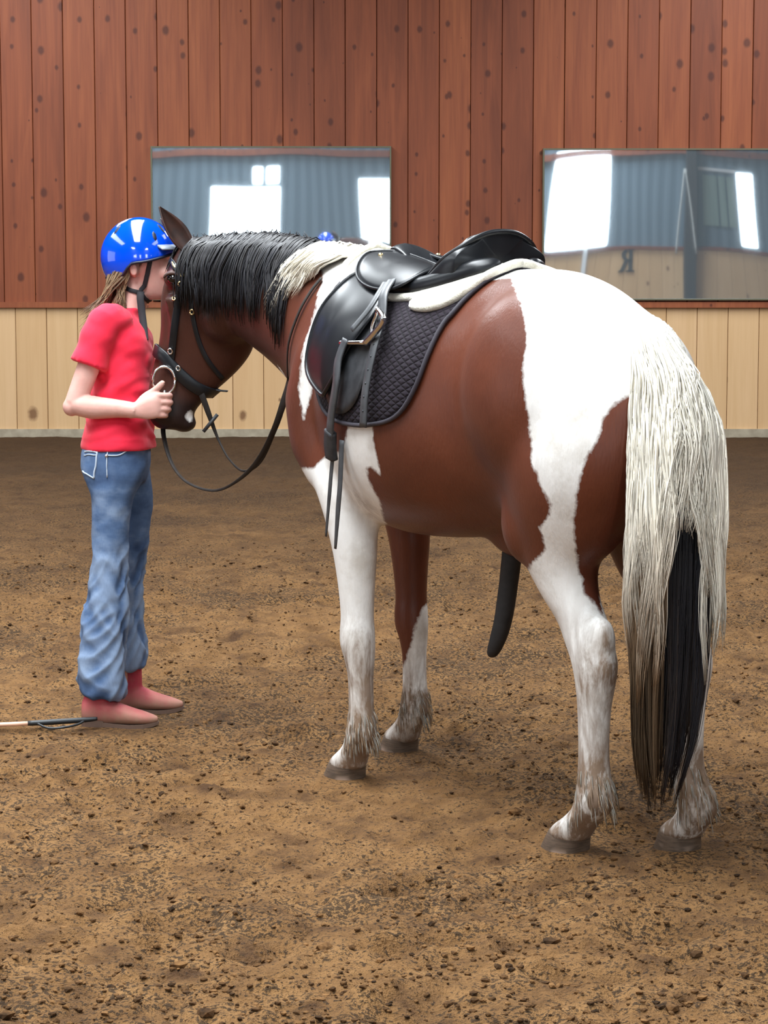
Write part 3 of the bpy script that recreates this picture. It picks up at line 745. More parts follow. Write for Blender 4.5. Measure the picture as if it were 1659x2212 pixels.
# tail
DOCK = smooth_path([(-.625, .012, 1.372), (-.69, .018, 1.352), (-.755, .025, 1.285), (-.795, .035, 1.17), (-.81, .04, 1.0)], 10)
TC = np.array([(1.36, -.70, .018, .075), (1.25, -.795, .032, .095), (1.10, -.835, .045, .108), (.9, -.85, .052, .112), (.7, -.848, .055, .112), (.5, -.845, .055, .102), (.35, -.84, .058, .090), (.25, -.835, .066, .066), (.15, -.83, .075, .038), (.05, -.83, .078, .03)])[::-1]
def tail_c(z): return np.array([np.interp(z, TC[:, 0], TC[:, k]) for k in (1, 2, 3)])
SCR = np.array([-.539, -.842])         # across the tail as one sees it from behind
paths, radii, cols = [], [], []
def tail_lock(u_l, face, zend, base, tip, count, s_lo, s_hi, depth, curl):
    ph = rr.uniform(0, 6.28); conv = rr.uniform(.35, .75)
    for j in range(count):
        du = rr.gauss(0, .10); s = rr.uniform(s_lo, s_hi); r = DOCK[int(s * (len(DOCK) - 1))]
        u0 = max(-1.05, min(1.05, u_l + du)); ze = max(.16, zend + abs(rr.gauss(0, .06)))
        root = r + np.array([SCR[0] * u0 * .05 * (.35 + s), SCR[1] * u0 * .05 * (.35 + s), rr.uniform(-.01, .006) - .02 * abs(u0)])
        P = [root]; n = 15; z0 = root[2]; dd = depth * rr.uniform(.8, 1.1); sh = rr.uniform(.8, 1.1)
        for k in range(1, n + 1):
            u = k / n; z = z0 + (ze - z0) * u ** 1.1
            cx, cy, hw = tail_c(z); spread = min(1, u * 3.2); spread = spread * spread * (3 - 2 * spread)
            uu = u_l + (u0 - u_l) * (1 - conv * u * u)
            lat = uu * hw + curl * math.sin(u * 8 + ph) * u
            off = dd * face * math.sqrt(max(.08, 1 - min(1, uu * uu)))
            tgt = np.array([cx + SCR[0] * lat - off * .84, cy + SCR[1] * lat + off * .54, z])
            b = root * (1 - spread) + tgt * spread; b[2] = z + .03 * math.sin(min(1, u * 4) * PI)
            P.append(push_out(b, .006) if z > .85 else b)
        zs = np.array([p[2] for p in P]); k_ = (np.clip((.98 - zs) / .5, 0, 1) ** 1.2)[:, None]; br = rr.choice((.68, .85, 1.0, 1.0, 1.06)) * rr.uniform(.88, 1.08)
        paths.append(P); radii.append(rr.uniform(.0018, .0034)); cols.append(list((base * (1 - k_) + tip * k_) * br))
for i in range(40):      # black core
    tail_lock(rr.gauss(.06, .42), rr.choice((.45, .2, -.2, -.5)), rr.uniform(.15, .34), BLK * rr.uniform(.8, 1.8), BLK * rr.uniform(.8, 2.0) + TAN * rr.choice((0, 0, .12)), 26, .55, 1.0, .04, .006)
for i in range(16):      # brownish locks towards the near side
    tail_lock(rr.uniform(-1, -.30), rr.uniform(.2, .9), rr.uniform(.16, .30), TAN * rr.uniform(1.2, 2.2), TAN * rr.uniform(.25, .65), 22, .4, .95, .05, .006)
for i in range(74):      # pale upper locks
    u = rr.uniform(-1, 1)
    ze = rr.uniform(.50, .86) if u < -.45 else rr.uniform(.70, 1.0) if u < -.15 else rr.uniform(.80, 1.06) if u < .6 else rr.uniform(.48, .80)
    if rr.random() < .12: ze -= .20
    tip = (TAN * rr.uniform(1.0, 2.0)) if u < -.2 else WHT * rr.uniform(.5, .8)
    tail_lock(u, rr.uniform(.85, 1.15), ze, WHT * rr.uniform(.9, 1.12), tip, 22, 0.0 if i % 3 else .3, .75, .055, .016)
tail = strand_mesh(paths, radii, cols, 'tail', horse)
tail['label'] = 'long tail, white above and black below'
# feather at the fetlocks
paths, radii, cols = [], [], []
for x, y, zt in ((.40, .165, .20), (.64, -.18, .20), (-.655, .122, .22), (-.74, -.122, .22)):
    for i in range(150):
        a = rr.uniform(-2.4, 2.4); z = zt - rr.random() * .14 + .03
        p = np.array([x + .02 - .08 * math.cos(a), y + .075 * math.sin(a), z])
        q, nn, _, _ = BVH.find_nearest(Vector(p)); q = np.array(q); nn = np.array(nn)
        L = rr.uniform(.02, .048)
        paths.append([q + nn * (.006 * math.sin(u * 2)) + np.array([-.010 * u, 0, -L * u]) for u in np.linspace(0, 1, 5)])
        radii.append(.0016); c = WHT * rr.uniform(.22, .5) if rr.random() < .4 else TAN * rr.uniform(.6, 1.7)
        cols.append([c * 1.0, c * .95, c * .85, c * .75, c * .7])
strand_mesh(paths, radii, cols, 'feathers', horse)
# sheath
msh = Mat('dark_skin', rough=.7); msh.color(msh.ramp(msh.noise(msh.coord(), 40, 3), [(.3, (.008, .008, .009)), (.8, (.022, .020, .021))]))
Geo().add(*tube([(-.10, .0, .82), (-.098, .002, .74), (-.085, .005, .64), (-.07, .012, .54), (-.05, .02, .475), (-.035, .022, .447), (-.03, .02, .437)], [.034, .028, .027, .026, .024, .020, .015, .005], 16, 5)).obj('sheath', msh.m, horse)
# ------------------------------------------------------------------ tack
leather = Mat('black_leather', rough=.34, spec=.36)
_lc = leather.coord('Object'); leather.color(leather.ramp(leather.noise(_lc, 9, 3), [(.3, (.006, .007, .009)), (.8, (.014, .015, .018))]))
pass
matte_l = Mat('worn_leather', rough=.5, spec=.45); matte_l.color(matte_l.ramp(matte_l.noise(matte_l.coord(), 30, 3), [(.3, (.016, .017, .020)), (.8, (.045, .047, .052))]))
strapm = Mat('strap_leather', rough=.42, spec=.5); strapm.color(strapm.ramp(strapm.noise(strapm.coord(), 25, 3), [(.3, (.034, .036, .040)), (.8, (.070, .074, .080))]))
steel = Mat('steel', (.72, .72, .72, 1), .22, 1.0); brass = Mat('brass', (.75, .58, .30, 1), .3, 1.0)
HORSE_M = Matrix.Translation((HX, HY, 0)) @ Matrix.Rotation(HA, 4, 'Z')
def tack_root(name, label, cat):
    o = empty(name, (HX, HY, 0), HA); tag(o, label, cat); return o
def surf(x, th, off=0.0):
    """point on the horse's back at station x, th degrees down from the spine (left positive)"""
    a = math.radians(th); d = Vector((0, math.sin(a), math.cos(a))); c = Vector((x, 0, 1.1))
    h = BVH.ray_cast(c + d * .9, -d)
    p, nn = (h[0], h[1]) if h[0] is not None else BVH.find_nearest(c + d * .4)[:2]
    n0 = nrm(np.array(nn) * .5 + np.array(d) * .5)
    return np.array(p) + n0 * off, n0
def drape(outline, center, off, thick, rings=9, bulge=0.0, per=4, back=True):
    """solid leather or cloth sheet lying on the horse; outline in (x, th)"""
    O_ = smooth_path(outline, per, True); n = len(O_); c = np.asarray(center, float)
    top, bot = [], []
    for k in range(rings + 1):
        t = (k / rings) ** .85
        lift = bulge * (1 - t * t)
        edge = thick * (.55 if k == rings else 1.0)
        rt, rb = [], []
        for q in O_:
            x, th = c + (q - c) * t
            p, nn = surf(x, th, 0)
            rt.append(p + nn * (off + lift + edge)); rb.append(p + nn * off)
        if k == 0: rt = [np.mean(rt, 0)]; rb = [np.mean(rb, 0)]
        top.append(rt); bot.append(rb)
    for L_ in (top, bot):       # ease out the bumps of what lies beneath
        for it in range(7):
            new = [np.array(r) for r in L_]
            for k in range(1, rings + 1):
                A = np.array(L_[k]); inn = np.array(L_[k - 1]) if k > 1 else np.repeat(np.array(L_[0]), n, 0)
                if k < rings: new[k] = A * .4 + .15 * (np.roll(A, 1, 0) + np.roll(A, -1, 0) + inn + np.array(L_[k + 1]))
            new[0] = np.mean(L_[1], 0)[None]
            for k in range(rings + 1): L_[k] = list(new[k])
    V, F = [], []
    def layer(L, flip):
        st = []
        for r in L: st.append(len(V)); V.extend(r)
        for i in range(n):
            j = (i + 1) % n; f = (st[0], st[1] + i, st[1] + j); F.append(f[::-1] if flip else f)
        for k in range(1, rings):
            for i in range(n):
                j = (i + 1) % n; f = (st[k] + i, st[k + 1] + i, st[k + 1] + j, st[k] + j); F.append(f[::-1] if flip else f)
        return st[-1]
    a = layer(top, False); b = layer(bot, True)
    for i in range(n):
        j = (i + 1) % n; F.append((a + i, b + i, b + j, a + j))
    rim = [np.asarray(p) for p in top[-1]]
    return (V, F), rim
def mirror_out(half):
    return list(half) + [(x, -th) for x, th in reversed(half) if th > .5]
def sub(rim, a, b): 
    n = len(rim); return [rim[i % n] for i in range(int(a * n), int(b * n) + 1)]

# ---- saddle pad
pad = tack_root('saddle_pad', 'dark plum quilted saddle pad with piped edge under the saddle', 'saddle pad')
PADH = [(-.125, 0), (-.145, 20), (-.129, 35.9), (-.112, 42.5), (-.094, 57.8), (-.072, 71.2), (-.03, 83.1), (.024, 89.6), (.108, 92.8), (.203, 94), (.322, 93), (.42, 88.5), (.485, 78), (.53, 60), (.56, 42), (.55, 25), (.52, 10), (.50, 0)]
mpad = Mat('quilted_cotton', rough=.85, spec=.15, sheen=.03)
pu, pv = mpad.attr('pu').outputs['Fac'], mpad.attr('pv').outputs['Fac']
q1 = mpad.math('ABSOLUTE', mpad.math('SINE', mpad.math('MULTIPLY', mpad.math('ADD', pu, mpad.math('MULTIPLY', pv, 1.7)), 90.0)))
q2 = mpad.math('ABSOLUTE', mpad.math('SINE', mpad.math('MULTIPLY', mpad.math('SUBTRACT', pu, mpad.math('MULTIPLY', pv, 1.7)), 90.0)))
qh = mpad.math('POWER', mpad.math('MINIMUM', q1, q2), .5)
mpad.color(mpad.mix(qh, (.009, .007, .010, 1), (.024, .018, .025, 1))); mpad.bump(qh, .8, .006)
(pvv, pff), prim = drape(mirror_out(PADH), (.20, 0), .004, .010, 26, 0, 3)
po = Geo().add(pvv, pff).obj('pad_cloth', mpad.m, pad)
_c = np.array(pvv); attr(po, 'pu', _c[:, 0]); attr(po, 'pv', np.arctan2(_c[:, 1], _c[:, 2] - 1.1) * .33)
mpip = Mat('piping', (.035, .030, .040, 1), .7)
Geo().add(*tube(prim + prim[:1], .0065, 8)).obj('piping', mpip.m, pad)

# ---- fleece half pad
fle = tack_root('half_pad', 'cream fleece half pad showing below the back of the saddle', 'half pad')
mfl = Mat('fleece', rough=.95, spec=.1, sheen=.5); _f = mfl.coord('Object'); mfl.color(mfl.ramp(mfl.noise(_f, 60, 4), [(.3, (.56, .52, .42)), (.7, (.74, .71, .62))])); mfl.bump(mfl.noise(_f, 190, 3), .6, .006)
FLH = [(-.128, 0), (-.132, 8), (-.138, 14), (-.138, 20), (-.128, 27), (-.085, 33.5), (-.018, 37), (.060, 36), (.085, 31), (.25, 30), (.45, 26), (.57, 18), (.60, 0)]
(v, f), rim = drape(mirror_out(FLH), (.18, 0), .010, .014, 12, .004, 4)
flo = Geo().add(v, f).obj('fleece', mfl.m, fle)
Geo().add(*tube(rim + rim[:1], .0125, 10)).obj('rolled_edge', mfl.m, fle)

# ---- saddle
sad = tack_root('saddle', 'black leather saddle with high cantle strapped on the horse\'s back', 'saddle')
FLAPO = [(.40, 15), (.470, 20), (.500, 30), (.528, 38.6), (.540, 52), (.538, 62), (.510, 69.5), (.440, 76), (.365, 80.5), (.34, 79), (.286, 71), (.246, 60), (.208, 50), (.20, 40), (.235, 28), (.30, 17)]
SWEATO = [(.40, 60), (.39, 76), (.33, 87), (.25, 89), (.18, 83), (.145, 70), (.15, 52), (.19, 38), (.30, 32), (.38, 42)]
for s in (1, -1):
    g = Geo(); (v, f), rim = drape([(x, s * t) for x, t in SWEATO], (.27, s * 62), .016, .006, 7); g.add(v, f); g.obj('sweat_flap', matte_l.m, sad)
    (v, f), rim = drape([(x, s * t) for x, t in FLAPO], (.39, s * 48), .030, .007, 9, .014); fo = Geo().add(v, f).obj('flap', leather.m, sad)
    Geo().add(*tube(sub(rim, .02, .66), .0065, 8)).obj('flap_welt', leather.m, fo)
# seat with pommel and cantle: stations along the back, each an arch from one side to the other
def arch(x, zc, rim_y, rim_z, low_y, low_z, lean=0.0, thick=.04, n=13):
    pts = smooth_path([(0, zc), (rim_y * .55, zc + (rim_z - zc) * .42), (rim_y * .86, rim_z), (rim_y, rim_z - .012), (low_y, (rim_z + low_z) / 2), (low_y + .004, low_z)], 4)
    half = [np.array(p) for p in pts]; prof = [np.array([-p[0], p[1]]) for p in half[:0:-1]] + half
    up = [np.array([x - lean * (p[1] - low_z), p[0], p[1]]) for p in prof]
    dn = []
    for p in prof[::-1]:
        u = abs(p[0]) / (low_y + .004); z = min(p[1] - .006, 1.485 + (low_z - .02 - 1.485) * u ** 1.6); dn.append(np.array([x - lean * (z - low_z), p[0] * .97, z]))
    return up + dn
ST = [(-.030, 1.598, .075, 1.588, .145, 1.495, .12), (-.018, 1.612, .085, 1.596, .150, 1.488, .10), (.010, 1.590, .098, 1.588, .156, 1.480, .05), (.05, 1.545, .108, 1.548, .158, 1.470, 0), (.10, 1.505, .105, 1.508, .156, 1.460, 0),
      (.16, 1.492, .100, 1.494, .150, 1.455, 0), (.23, 1.495, .090, 1.495, .142, 1.455, 0), (.30, 1.515, .075, 1.512, .135, 1.460, 0), (.36, 1.550, .062, 1.545, .125, 1.470, 0), (.41, 1.572, .055, 1.562, .115, 1.485, 0), (.445, 1.580, .05, 1.568, .105, 1.50, 0), (.47, 1.570, .045, 1.558, .095, 1.51, 0)]
rg = [arch(*q) for q in smooth_path(ST, 3)]
seat = Geo().add(*loft(rg)).obj('seat', leather.m, sad)
# cantle binding along the back rim
crim = [np.array(p) for p in smooth_path([(.13, .132, 1.480), (.07, .146, 1.505), (.018, .148, 1.535), (-.012, .130, 1.556), (-.030, .098, 1.580), (-.040, .05, 1.600), (-.043, 0, 1.606), (-.040, -.05, 1.600), (-.030, -.098, 1.580), (-.012, -.130, 1.556), (.018, -.148, 1.535), (.07, -.146, 1.505)], 4)]
Geo().add(*tube(crim, .008, 10)).obj('cantle_binding', leather.m, seat)
for s in (1, -1):       # cushioned panels under the tree
    Geo().add(*tube([(.30, s * .155, 1.445), (.18, s * .155, 1.452), (.08, s * .148, 1.462), (.0, s * .125, 1.480), (-.06, s * .095, 1.500), (-.095, s * .065, 1.512), (-.105, s * .05, 1.514)], [.026, .030, .034, .037, .036, .026, .012], 16, 4, .9)).obj('panel', leather.m, sad)
    SK = [(x, s * t) for x, t in [(.500, 10), (.475, 18), (.41, 25), (.318, 30), (.22, 32), (.15, 30), (.125, 20), (.17, 9), (.28, 4), (.42, 4)]]
    (v, f), rim = drape(SK, (.31, s * 17), .050, .006, 7, .020); sk = Geo().add(v, f).obj('skirt', leather.m, sad)
    Geo().add(*tube(rim + rim[:1], .0045, 8)).obj('skirt_welt', leather.m, sk)
    p, nn = surf(.425, s * 12, .066); Geo().add(*ellipsoid(p, (.008, .008, .008))).obj('brass_nail', brass.m, sad)
    # stirrup leather hanging over the pad, with punched holes
    path = [(.235, 22), (.165, 36), (.125, 46), (.098, 60), (.098, 77), (.106, 93.5)]
    ps = [surf(x, s * t, .062 if t < 40 else .040) for x, t in path]
    sl = Geo().add(*strap([p for p, _ in ps], [q for _, q in ps], .031, .006, 5)).obj('stirrup_leather', strapm.m, sad)
    dn = smooth_path([np.concatenate([p, q]) for p, q in ps], 6)
    for k in range(17, 29, 2):
        p, q = dn[k][:3], nrm(dn[k][3:]); Geo().add(*tube([p + q * .0025, p + q * .0042], .003, 8, 1)).obj('punch_hole', ink.m, sl)
    # second ply that carries the iron
    path = [(.26, 23), (.20, 35), (.185, 44), (.215, 53)]
    ps = [surf(x, s * t, .060) for x, t in path]
    Geo().add(*strap([p for p, _ in ps], [q for _, q in ps], .024, .006, 5)).obj('stirrup_leather', strapm.m, sad)
    iron = Geo()
    hoop = [(.262, 1.304), (.200, 1.350), (.150, 1.388), (.110, 1.402), (.082, 1.398), (.055, 1.380), (.056, 1.362), (.090, 1.336), (.141, 1.305)]
    hp = [np.array([x, s * (.315 if k < 4 else .325), z]) for k, (x, z) in enumerate(hoop)]
    iron.add(*tube(hp[4:], [.005, .008, .008, .009, .010], 10, 5)); iron.add(*tube([hp[4], (.118, s * .300, 1.388), (.150, s * .296, 1.352), (.152, s * .298, 1.312)], .0065, 10, 5))
    io = iron.obj('stirrup_iron', steel.m, sad)
    Geo().add(*strap([(.275, s * .312, 1.301), (.21, s * .312, 1.303), (.140, s * .312, 1.306)], [(0, 0, 1)] * 3, .034, .012, 2)).obj('tread', steel.m, io)
    Geo().add(*strap([surf(.245, s * 56, .05)[0], surf(.258, s * 65, .046)[0], surf(.254, s * 75, .042)[0], surf(.288, s * 91, .036)[0], surf(.315, s * 103, .034)[0]], [surf(.26, s * t, 0)[1] for t in (56, 65, 75, 91, 103)], .034, .007, 5)).obj('billet_strap', strapm.m, sad)
    ps = [surf(x, s * t, .030) for x, t in ((.31, 98), (.325, 106), (.332, 112))]
    Geo().add(*strap([p for p, _ in ps], [q for _, q in ps], .046, .022, 4)).obj('buckle_guard', matte_l.m, sad)
for P_, w in (([(.322, .318, 1.0), (.333, .318, .949), (.349, .316, .869), (.375, .312, .750)], .013), ([(.278, .318, 1.03), (.284, .320, .913), (.299, .318, .834), (.324, .312, .720)], .017)):
    Geo().add(*strap(P_, [(-.25, .95, .1)] * 4, [w, w, w, w * .5], .004, 6)).obj('loose_strap', strapm.m, sad)

# ---- bridle
bri = tack_root('bridle', 'black leather bridle with brass buckles and reins on the horse\'s head', 'bridle')
def hstrap(P, w, th, off, name, mat=None, per=5, parent=None, near=True):
    """strap lying on the head; P: (world x, side, height)"""
    pp, qq = [], []
    for x, s_, z in P:
        p = head_pt(x, s_, z); q, nn, _, _ = BVH.find_nearest(Vector(p)); pp.append(np.array(q) + np.array(nn) * off); qq.append(np.array(nn))
    return Geo().add(*strap(pp, qq, w, th, per)).obj(name, mat or leather.m, parent or bri)
for s in (1, -1):
    hstrap([(-.700, s * .03, 1.540), (-.690, s * .07, 1.530), (-.665, s * .105, 1.512), (-.640, s * .11, 1.497)], .018, .005, .007, 'browband')
    hstrap([(-.690, s * .07, 1.530), (-.672, s * .10, 1.517), (-.650, s * .11, 1.504)], .008, .004, .011, 'browband_chain', brass.m)
    hstrap([(-.612, 0, 1.605), (-.612, s * .05, 1.590), (-.620, s * .085, 1.550), (-.635, s * .11, 1.497), (-.646, s * .12, 1.45), (-.662, s * .12, 1.365), (-.680, s * .11, 1.295), (-.698, s * .10, 1.22), (-.706, s * .09, 1.18)], .024, .006, .007, 'cheekpiece', per=4)
    hstrap([(-.634, s * .11, 1.495), (-.626, s * .13, 1.418), (-.622, s * .13, 1.37), (-.610, s * .13, 1.30), (-.590, s * .13, 1.24), (-.560, s * .12, 1.19), (-.52, s * .05, 1.145)], .015, .005, .007, 'throatlatch', per=4)
    nb = hstrap([(-.752, 0, 1.245), (-.745, s * .05, 1.238), (-.725, s * .08, 1.222), (-.695, s * .09, 1.193), (-.655, s * .09, 1.157), (-.613, s * .08, 1.123), (-.573, s * .05, 1.104), (-.55, 0, 1.10)], .040, .010, .009, 'noseband', per=4)
    c = head_pt(-.712, s * .074, 1.147)
    a1, a2 = head_pt(.036, 0, 0) - head_pt(0, 0, 0), head_pt(0, 0, .045) - head_pt(0, 0, 0)
    Geo().add(*tube([c + a1 * math.cos(t) + a2 * math.sin(t) for t in np.linspace(0, 2 * PI, 25)], .0048, 8)).obj('bit_ring', steel.m, bri)
    for x, z, r in ((-.636, 1.497, .008), (-.646, 1.452, .007), (-.668, 1.41, .006), (-.622, 1.365, .008), (-.700, 1.222, .009), (-.675, 1.18, .008)):
        q, nn, _, _ = BVH.find_nearest(Vector(head_pt(x, s * .14, z))); q = np.array(q); nn = np.array(nn); t1 = nrm(np.cross(nn, (0, 0, 1))); t2 = np.cross(nn, t1)
        Geo().add(*tube([q + nn * .015 + t1 * r * .8 * math.cos(t) + t2 * r * math.sin(t) for t in np.linspace(0, 2 * PI, 15)], .0026, 6)).obj('buckle', brass.m if z > 1.3 else steel.m, bri)
Geo().add(*tube([head_pt(-.712, s, 1.147 - .04) for s in np.linspace(-.075, .075, 5)], .008, 8)).obj('bit', steel.m, bri)
Geo().add(*strap([head_pt(-.560, .02, 1.118), head_pt(-.537, .025, 1.112), head_pt(-.510, .03, 1.110)], [(.2, .3, 1)] * 3, .016, .005, 3)).obj('flash_strap', matte_l.m, bri)
reinm = Mat('dark_rein_leather', rough=.6, spec=.3); reinm.color(reinm.ramp(reinm.noise(reinm.coord(), 30, 3), [(.3, (.012, .009, .008)), (.8, (.030, .023, .019))]))
def world_strap(P, w, th, name, nr=(0, -1, 0), per=6):
    pts = [to_horse(*p) for p in P]; n0 = to_horse(*nr) - to_horse(0, 0, 0)
    return Geo().add(*strap(pts, [n0] * len(pts), w, th, per)).obj(name, reinm.m, bri)
# near rein from the bit below the chin, far rein looping low and back to the neck
r1 = world_strap([(-.606, 7.375, 1.125), (-.592, 7.365, 1.100), (-.572, 7.37, 1.043), (-.554, 7.375, .990), (-.535, 7.37, .944), (-.500, 7.33, .890), (-.45, 7.26, .860), (-.39, 7.17, .90), (-.335, 7.08, 1.02), (-.296, 7.01, 1.125)], [.020, .020, .018, .012, .007, .006, .007, .009, .012, .014], .004, 'rein')
Geo().add(*tube([to_horse(-.587, 7.36, .980), to_horse(-.541, 7.36, 1.036)], .006, 8)).obj('rein_stop', matte_l.m, r1)
neckp = [(.936, 1.125), (.893, 1.169), (.823, 1.284), (.754, 1.390), (.715, 1.47), (.69, 1.54)]
nk, nq = [], []
for x, z in neckp:
    q, nn, _, _ = BVH.find_nearest(Vector((x, .22, z))); nk.append(np.array(q) + np.array(nn) * .009); nq.append(np.array(nn))
far = [(-.735, 7.49, 1.10), (-.728, 7.47, 1.03), (-.722, 7.42, .96), (-.690, 7.36, .875), (-.634, 7.28, .822), (-.545, 7.20, .803), (-.468, 7.12, .838), (-.392, 7.05, .914), (-.330, 6.98, 1.035)]
fp = [to_horse(*p) for p in far]; n0 = to_horse(.3, -1, .2) - to_horse(0, 0, 0)
Geo().add(*strap(fp + nk, [n0] * len(fp) + nq, [.020, .018, .014, .009, .008, .009, .016, .020, .018, .016, .018, .018, .018], .004, 6)).obj('rein', reinm.m, bri)
for s in (-1,):
    Geo().add(*strap([p * np.array([1, s, 1]) for p in nk[1:]] , [q * np.array([1, s, 1]) for q in nq[1:]], .018, .004, 5)).obj('rein', matte_l.m, bri)
# ------------------------------------------------------------------ the person (faces +X, left side is +Y)
PX, PY = -.87, 7.50
person = empty('person', (PX, PY, 0))
tag(person, 'person in red t-shirt, jeans and blue helmet resting face against the horse', 'person')
def w(x, y, z): return np.array([x - PX, y - PY, z])
def chain(P, R, n=18, per=5, flat=1.0, up=(0, 0, 1)): return tube(P, R, n, per, flat, up)
def sect(S, n=30, e=2.2, per=4):
    """z, x, y, rx, ry"""
    return loft([ring(w(x, y, z), (rx, 0, 0), (0, ry, 0), n, e) for z, x, y, rx, ry in smooth_path(S, per)])
HYc = 7.585         # head sits a little to the far side, against the horse's forehead
SH_N, EL_N, WR_N = w(-.908, 7.415, 1.335), w(-1.006, 7.375, 1.068), w(-.802, 7.335, 1.050)
SH_F, EL_F, WR_F = w(-.890, 7.70, 1.335), w(-.940, 7.745, 1.08), w(-.800, 7.575, 1.055)
def hand(P, side, wr):
    """closed hand, thumb up; side: +1 palm looks to +Y"""
    c = lambda x, y, z: np.array(wr) + np.array([x, side * y, z])
    P.append(loft([ring(c(*q[:3]), (0, side * q[3], 0), (0, 0, q[4]), 16, 2.4) for q in smooth_path([(-.02, 0, 0, .020, .026), (.0, .0, .002, .019, .027), (.02, -.002, .006, .019, .033), (.045, -.004, .012, .018, .040), (.07, -.003, .016, .016, .040), (.082, 0, .017, .011, .034)], 3)]))
    for k, (z, L, r) in enumerate(((.050, .042, .0095), (.028, .046, .0098), (.006, .043, .0094), (-.014, .036, .0085))):
        x0 = .070 - .003 * k
        P.append(tube([c(x0 - .03, 0, z), c(x0, -.004, z), c(x0 + L * .72, .0, z - .001), c(x0 + L * .95, .014, z - .003), c(x0 + L * .70, .028, z - .005), c(x0 + L * .30, .030, z - .006), c(x0 + L * .02, .027, z - .006)], [r, r * 1.02, r * 1.05, r * 1.0, r * .95, r * .9, r * .75], 12, 4))
    P.append(tube([c(.008, .004, .018), c(.028, .006, .042), c(.058, .004, .064), c(.082, .0, .085), c(.090, .0, .096)], [.016, .0145, .0115, .0105, .007], 12, 4))
def person_parts():
    P = []
    # head: skull, face, jaw
    P.append(ellipsoid(w(-.818, HYc, 1.562), (.096, .074, .104), 28, 18))
    F = [(1.62, -.792, .080, .060), (1.58, -.780, .083, .066), (1.545, -.778, .080, .066), (1.51, -.772, .080, .063), (1.475, -.770, .076, .057), (1.445, -.770, .066, .050), (1.42, -.765, .052, .040), (1.404, -.760, .036, .026)]
    P.append(loft([ring(w(x, HYc, z), (rx, 0, 0), (0, ry, 0), 26, 2.1) for z, x, rx, ry in smooth_path(F, 3)]))
    P.append(tube([w(-.703, HYc, 1.535), w(-.690, HYc, 1.51), w(-.674, HYc, 1.488), w(-.688, HYc, 1.476)], [.010, .011, .014, .010], 12, 4))
    for s in (-1, 1):
        P.append(ellipsoid(w(-.686, HYc + s * .009, 1.482), (.009, .009, .007)))
        P.append(ellipsoid(w(-.728, HYc + s * .038, 1.492), (.030, .022, .024)))
        P.append(ellipsoid(w(-.708, HYc + s * .030, 1.548), (.016, .026, .010)))
        P.append(loft([ring(w(-.826 + .010 * k, HYc + s * (.070 + .006 * (k % 2)), 1.505), (.006, 0, 0), (0, s * .010, .0), 10) if False else ring(w(-.824, HYc + s * (.062 + .008 * k), 1.505), (.017 - .002 * k, 0, .004), (-.004, 0, .029 - .003 * k), 16) for k in range(4)]))
    P.append(ellipsoid(w(-.697, HYc, 1.449), (.012, .022, .006))); P.append(ellipsoid(w(-.698, HYc, 1.438), (.012, .019, .006)))
    P.append(ellipsoid(w(-.712, HYc, 1.412), (.016, .018, .014)))
    P.append(chain([w(-.858, 7.555, 1.30), w(-.842, 7.565, 1.37), w(-.822, 7.578, 1.45), w(-.815, HYc, 1.50)], [.056, .049, .046, .05]))
    # trunk and legs under the clothes
    P.append(sect([(.86, -.88, 7.50, .09, .13), (.95, -.878, 7.505, .095, .14), (1.05, -.876, 7.515, .078, .118), (1.15, -.868, 7.53, .082, .125), (1.25, -.868, 7.55, .086, .135), (1.32, -.876, 7.555, .065, .13), (1.36, -.872, 7.555, .045, .07)]))
    P.append(chain([w(-.87, 7.45, 1.33), SH_N, SH_N * .5 + EL_N * .5, EL_N], [.045, .044, .038, .034]))
    P.append(chain([EL_N, EL_N * .7 + WR_N * .3 + np.array([0, 0, -.004]), EL_N * .3 + WR_N * .7, WR_N], [.034, .0385, .030, .0245]))
    P.append(ellipsoid(EL_N + np.array([-.010, 0, -.008]), (.030, .030, .031)))
    P.append(chain([w(-.87, 7.66, 1.33), SH_F, SH_F * .5 + EL_F * .5, EL_F], [.045, .044, .038, .034]))
    P.append(chain([EL_F, EL_F * .7 + WR_F * .3, EL_F * .3 + WR_F * .7, WR_F], [.034, .0385, .030, .0245]))
    hand(P, 1, WR_N); hand(P, -1, WR_F)
    for x0, x1, x2, y in ((-.893, -.906, -.926, 7.42), (-.842, -.868, -.884, 7.604)):
        P.append(chain([w(-.88, y, .92), w(x0, y, .74), w(x1, y, .50), w(x2, y - .005, .34), w(x2, y - .005, .09)], [.06, .038, .030, .026, .022], 16))
    return P
mskin = Mat('skin', rough=.5, spec=.35); mskin.b.inputs['Subsurface Weight'].default_value = .12; mskin.b.inputs['Subsurface Radius'].default_value = (.02, .008, .005)
mskin.color(mskin.ramp(mskin.noise(mskin.coord(), 18, 3), [(.3, lin(210, 158, 146)), (.7, lin(224, 176, 164))]))
V, F, E_ = remesh(person_parts(), .0042, 5)
pb = mesh_obj('body', V, F, mskin.m, person); PBV = V
PBVH = BVHTree.FromPolygons([Vector(v) for v in V], F)

def folds(V, F, fn):
    N = vert_normals(V, F); d = np.array([fn(p) for p in V]); return V + N * d[:, None]
nz = lambda x, y, z: mnoise.noise(Vector((x, y, z)))
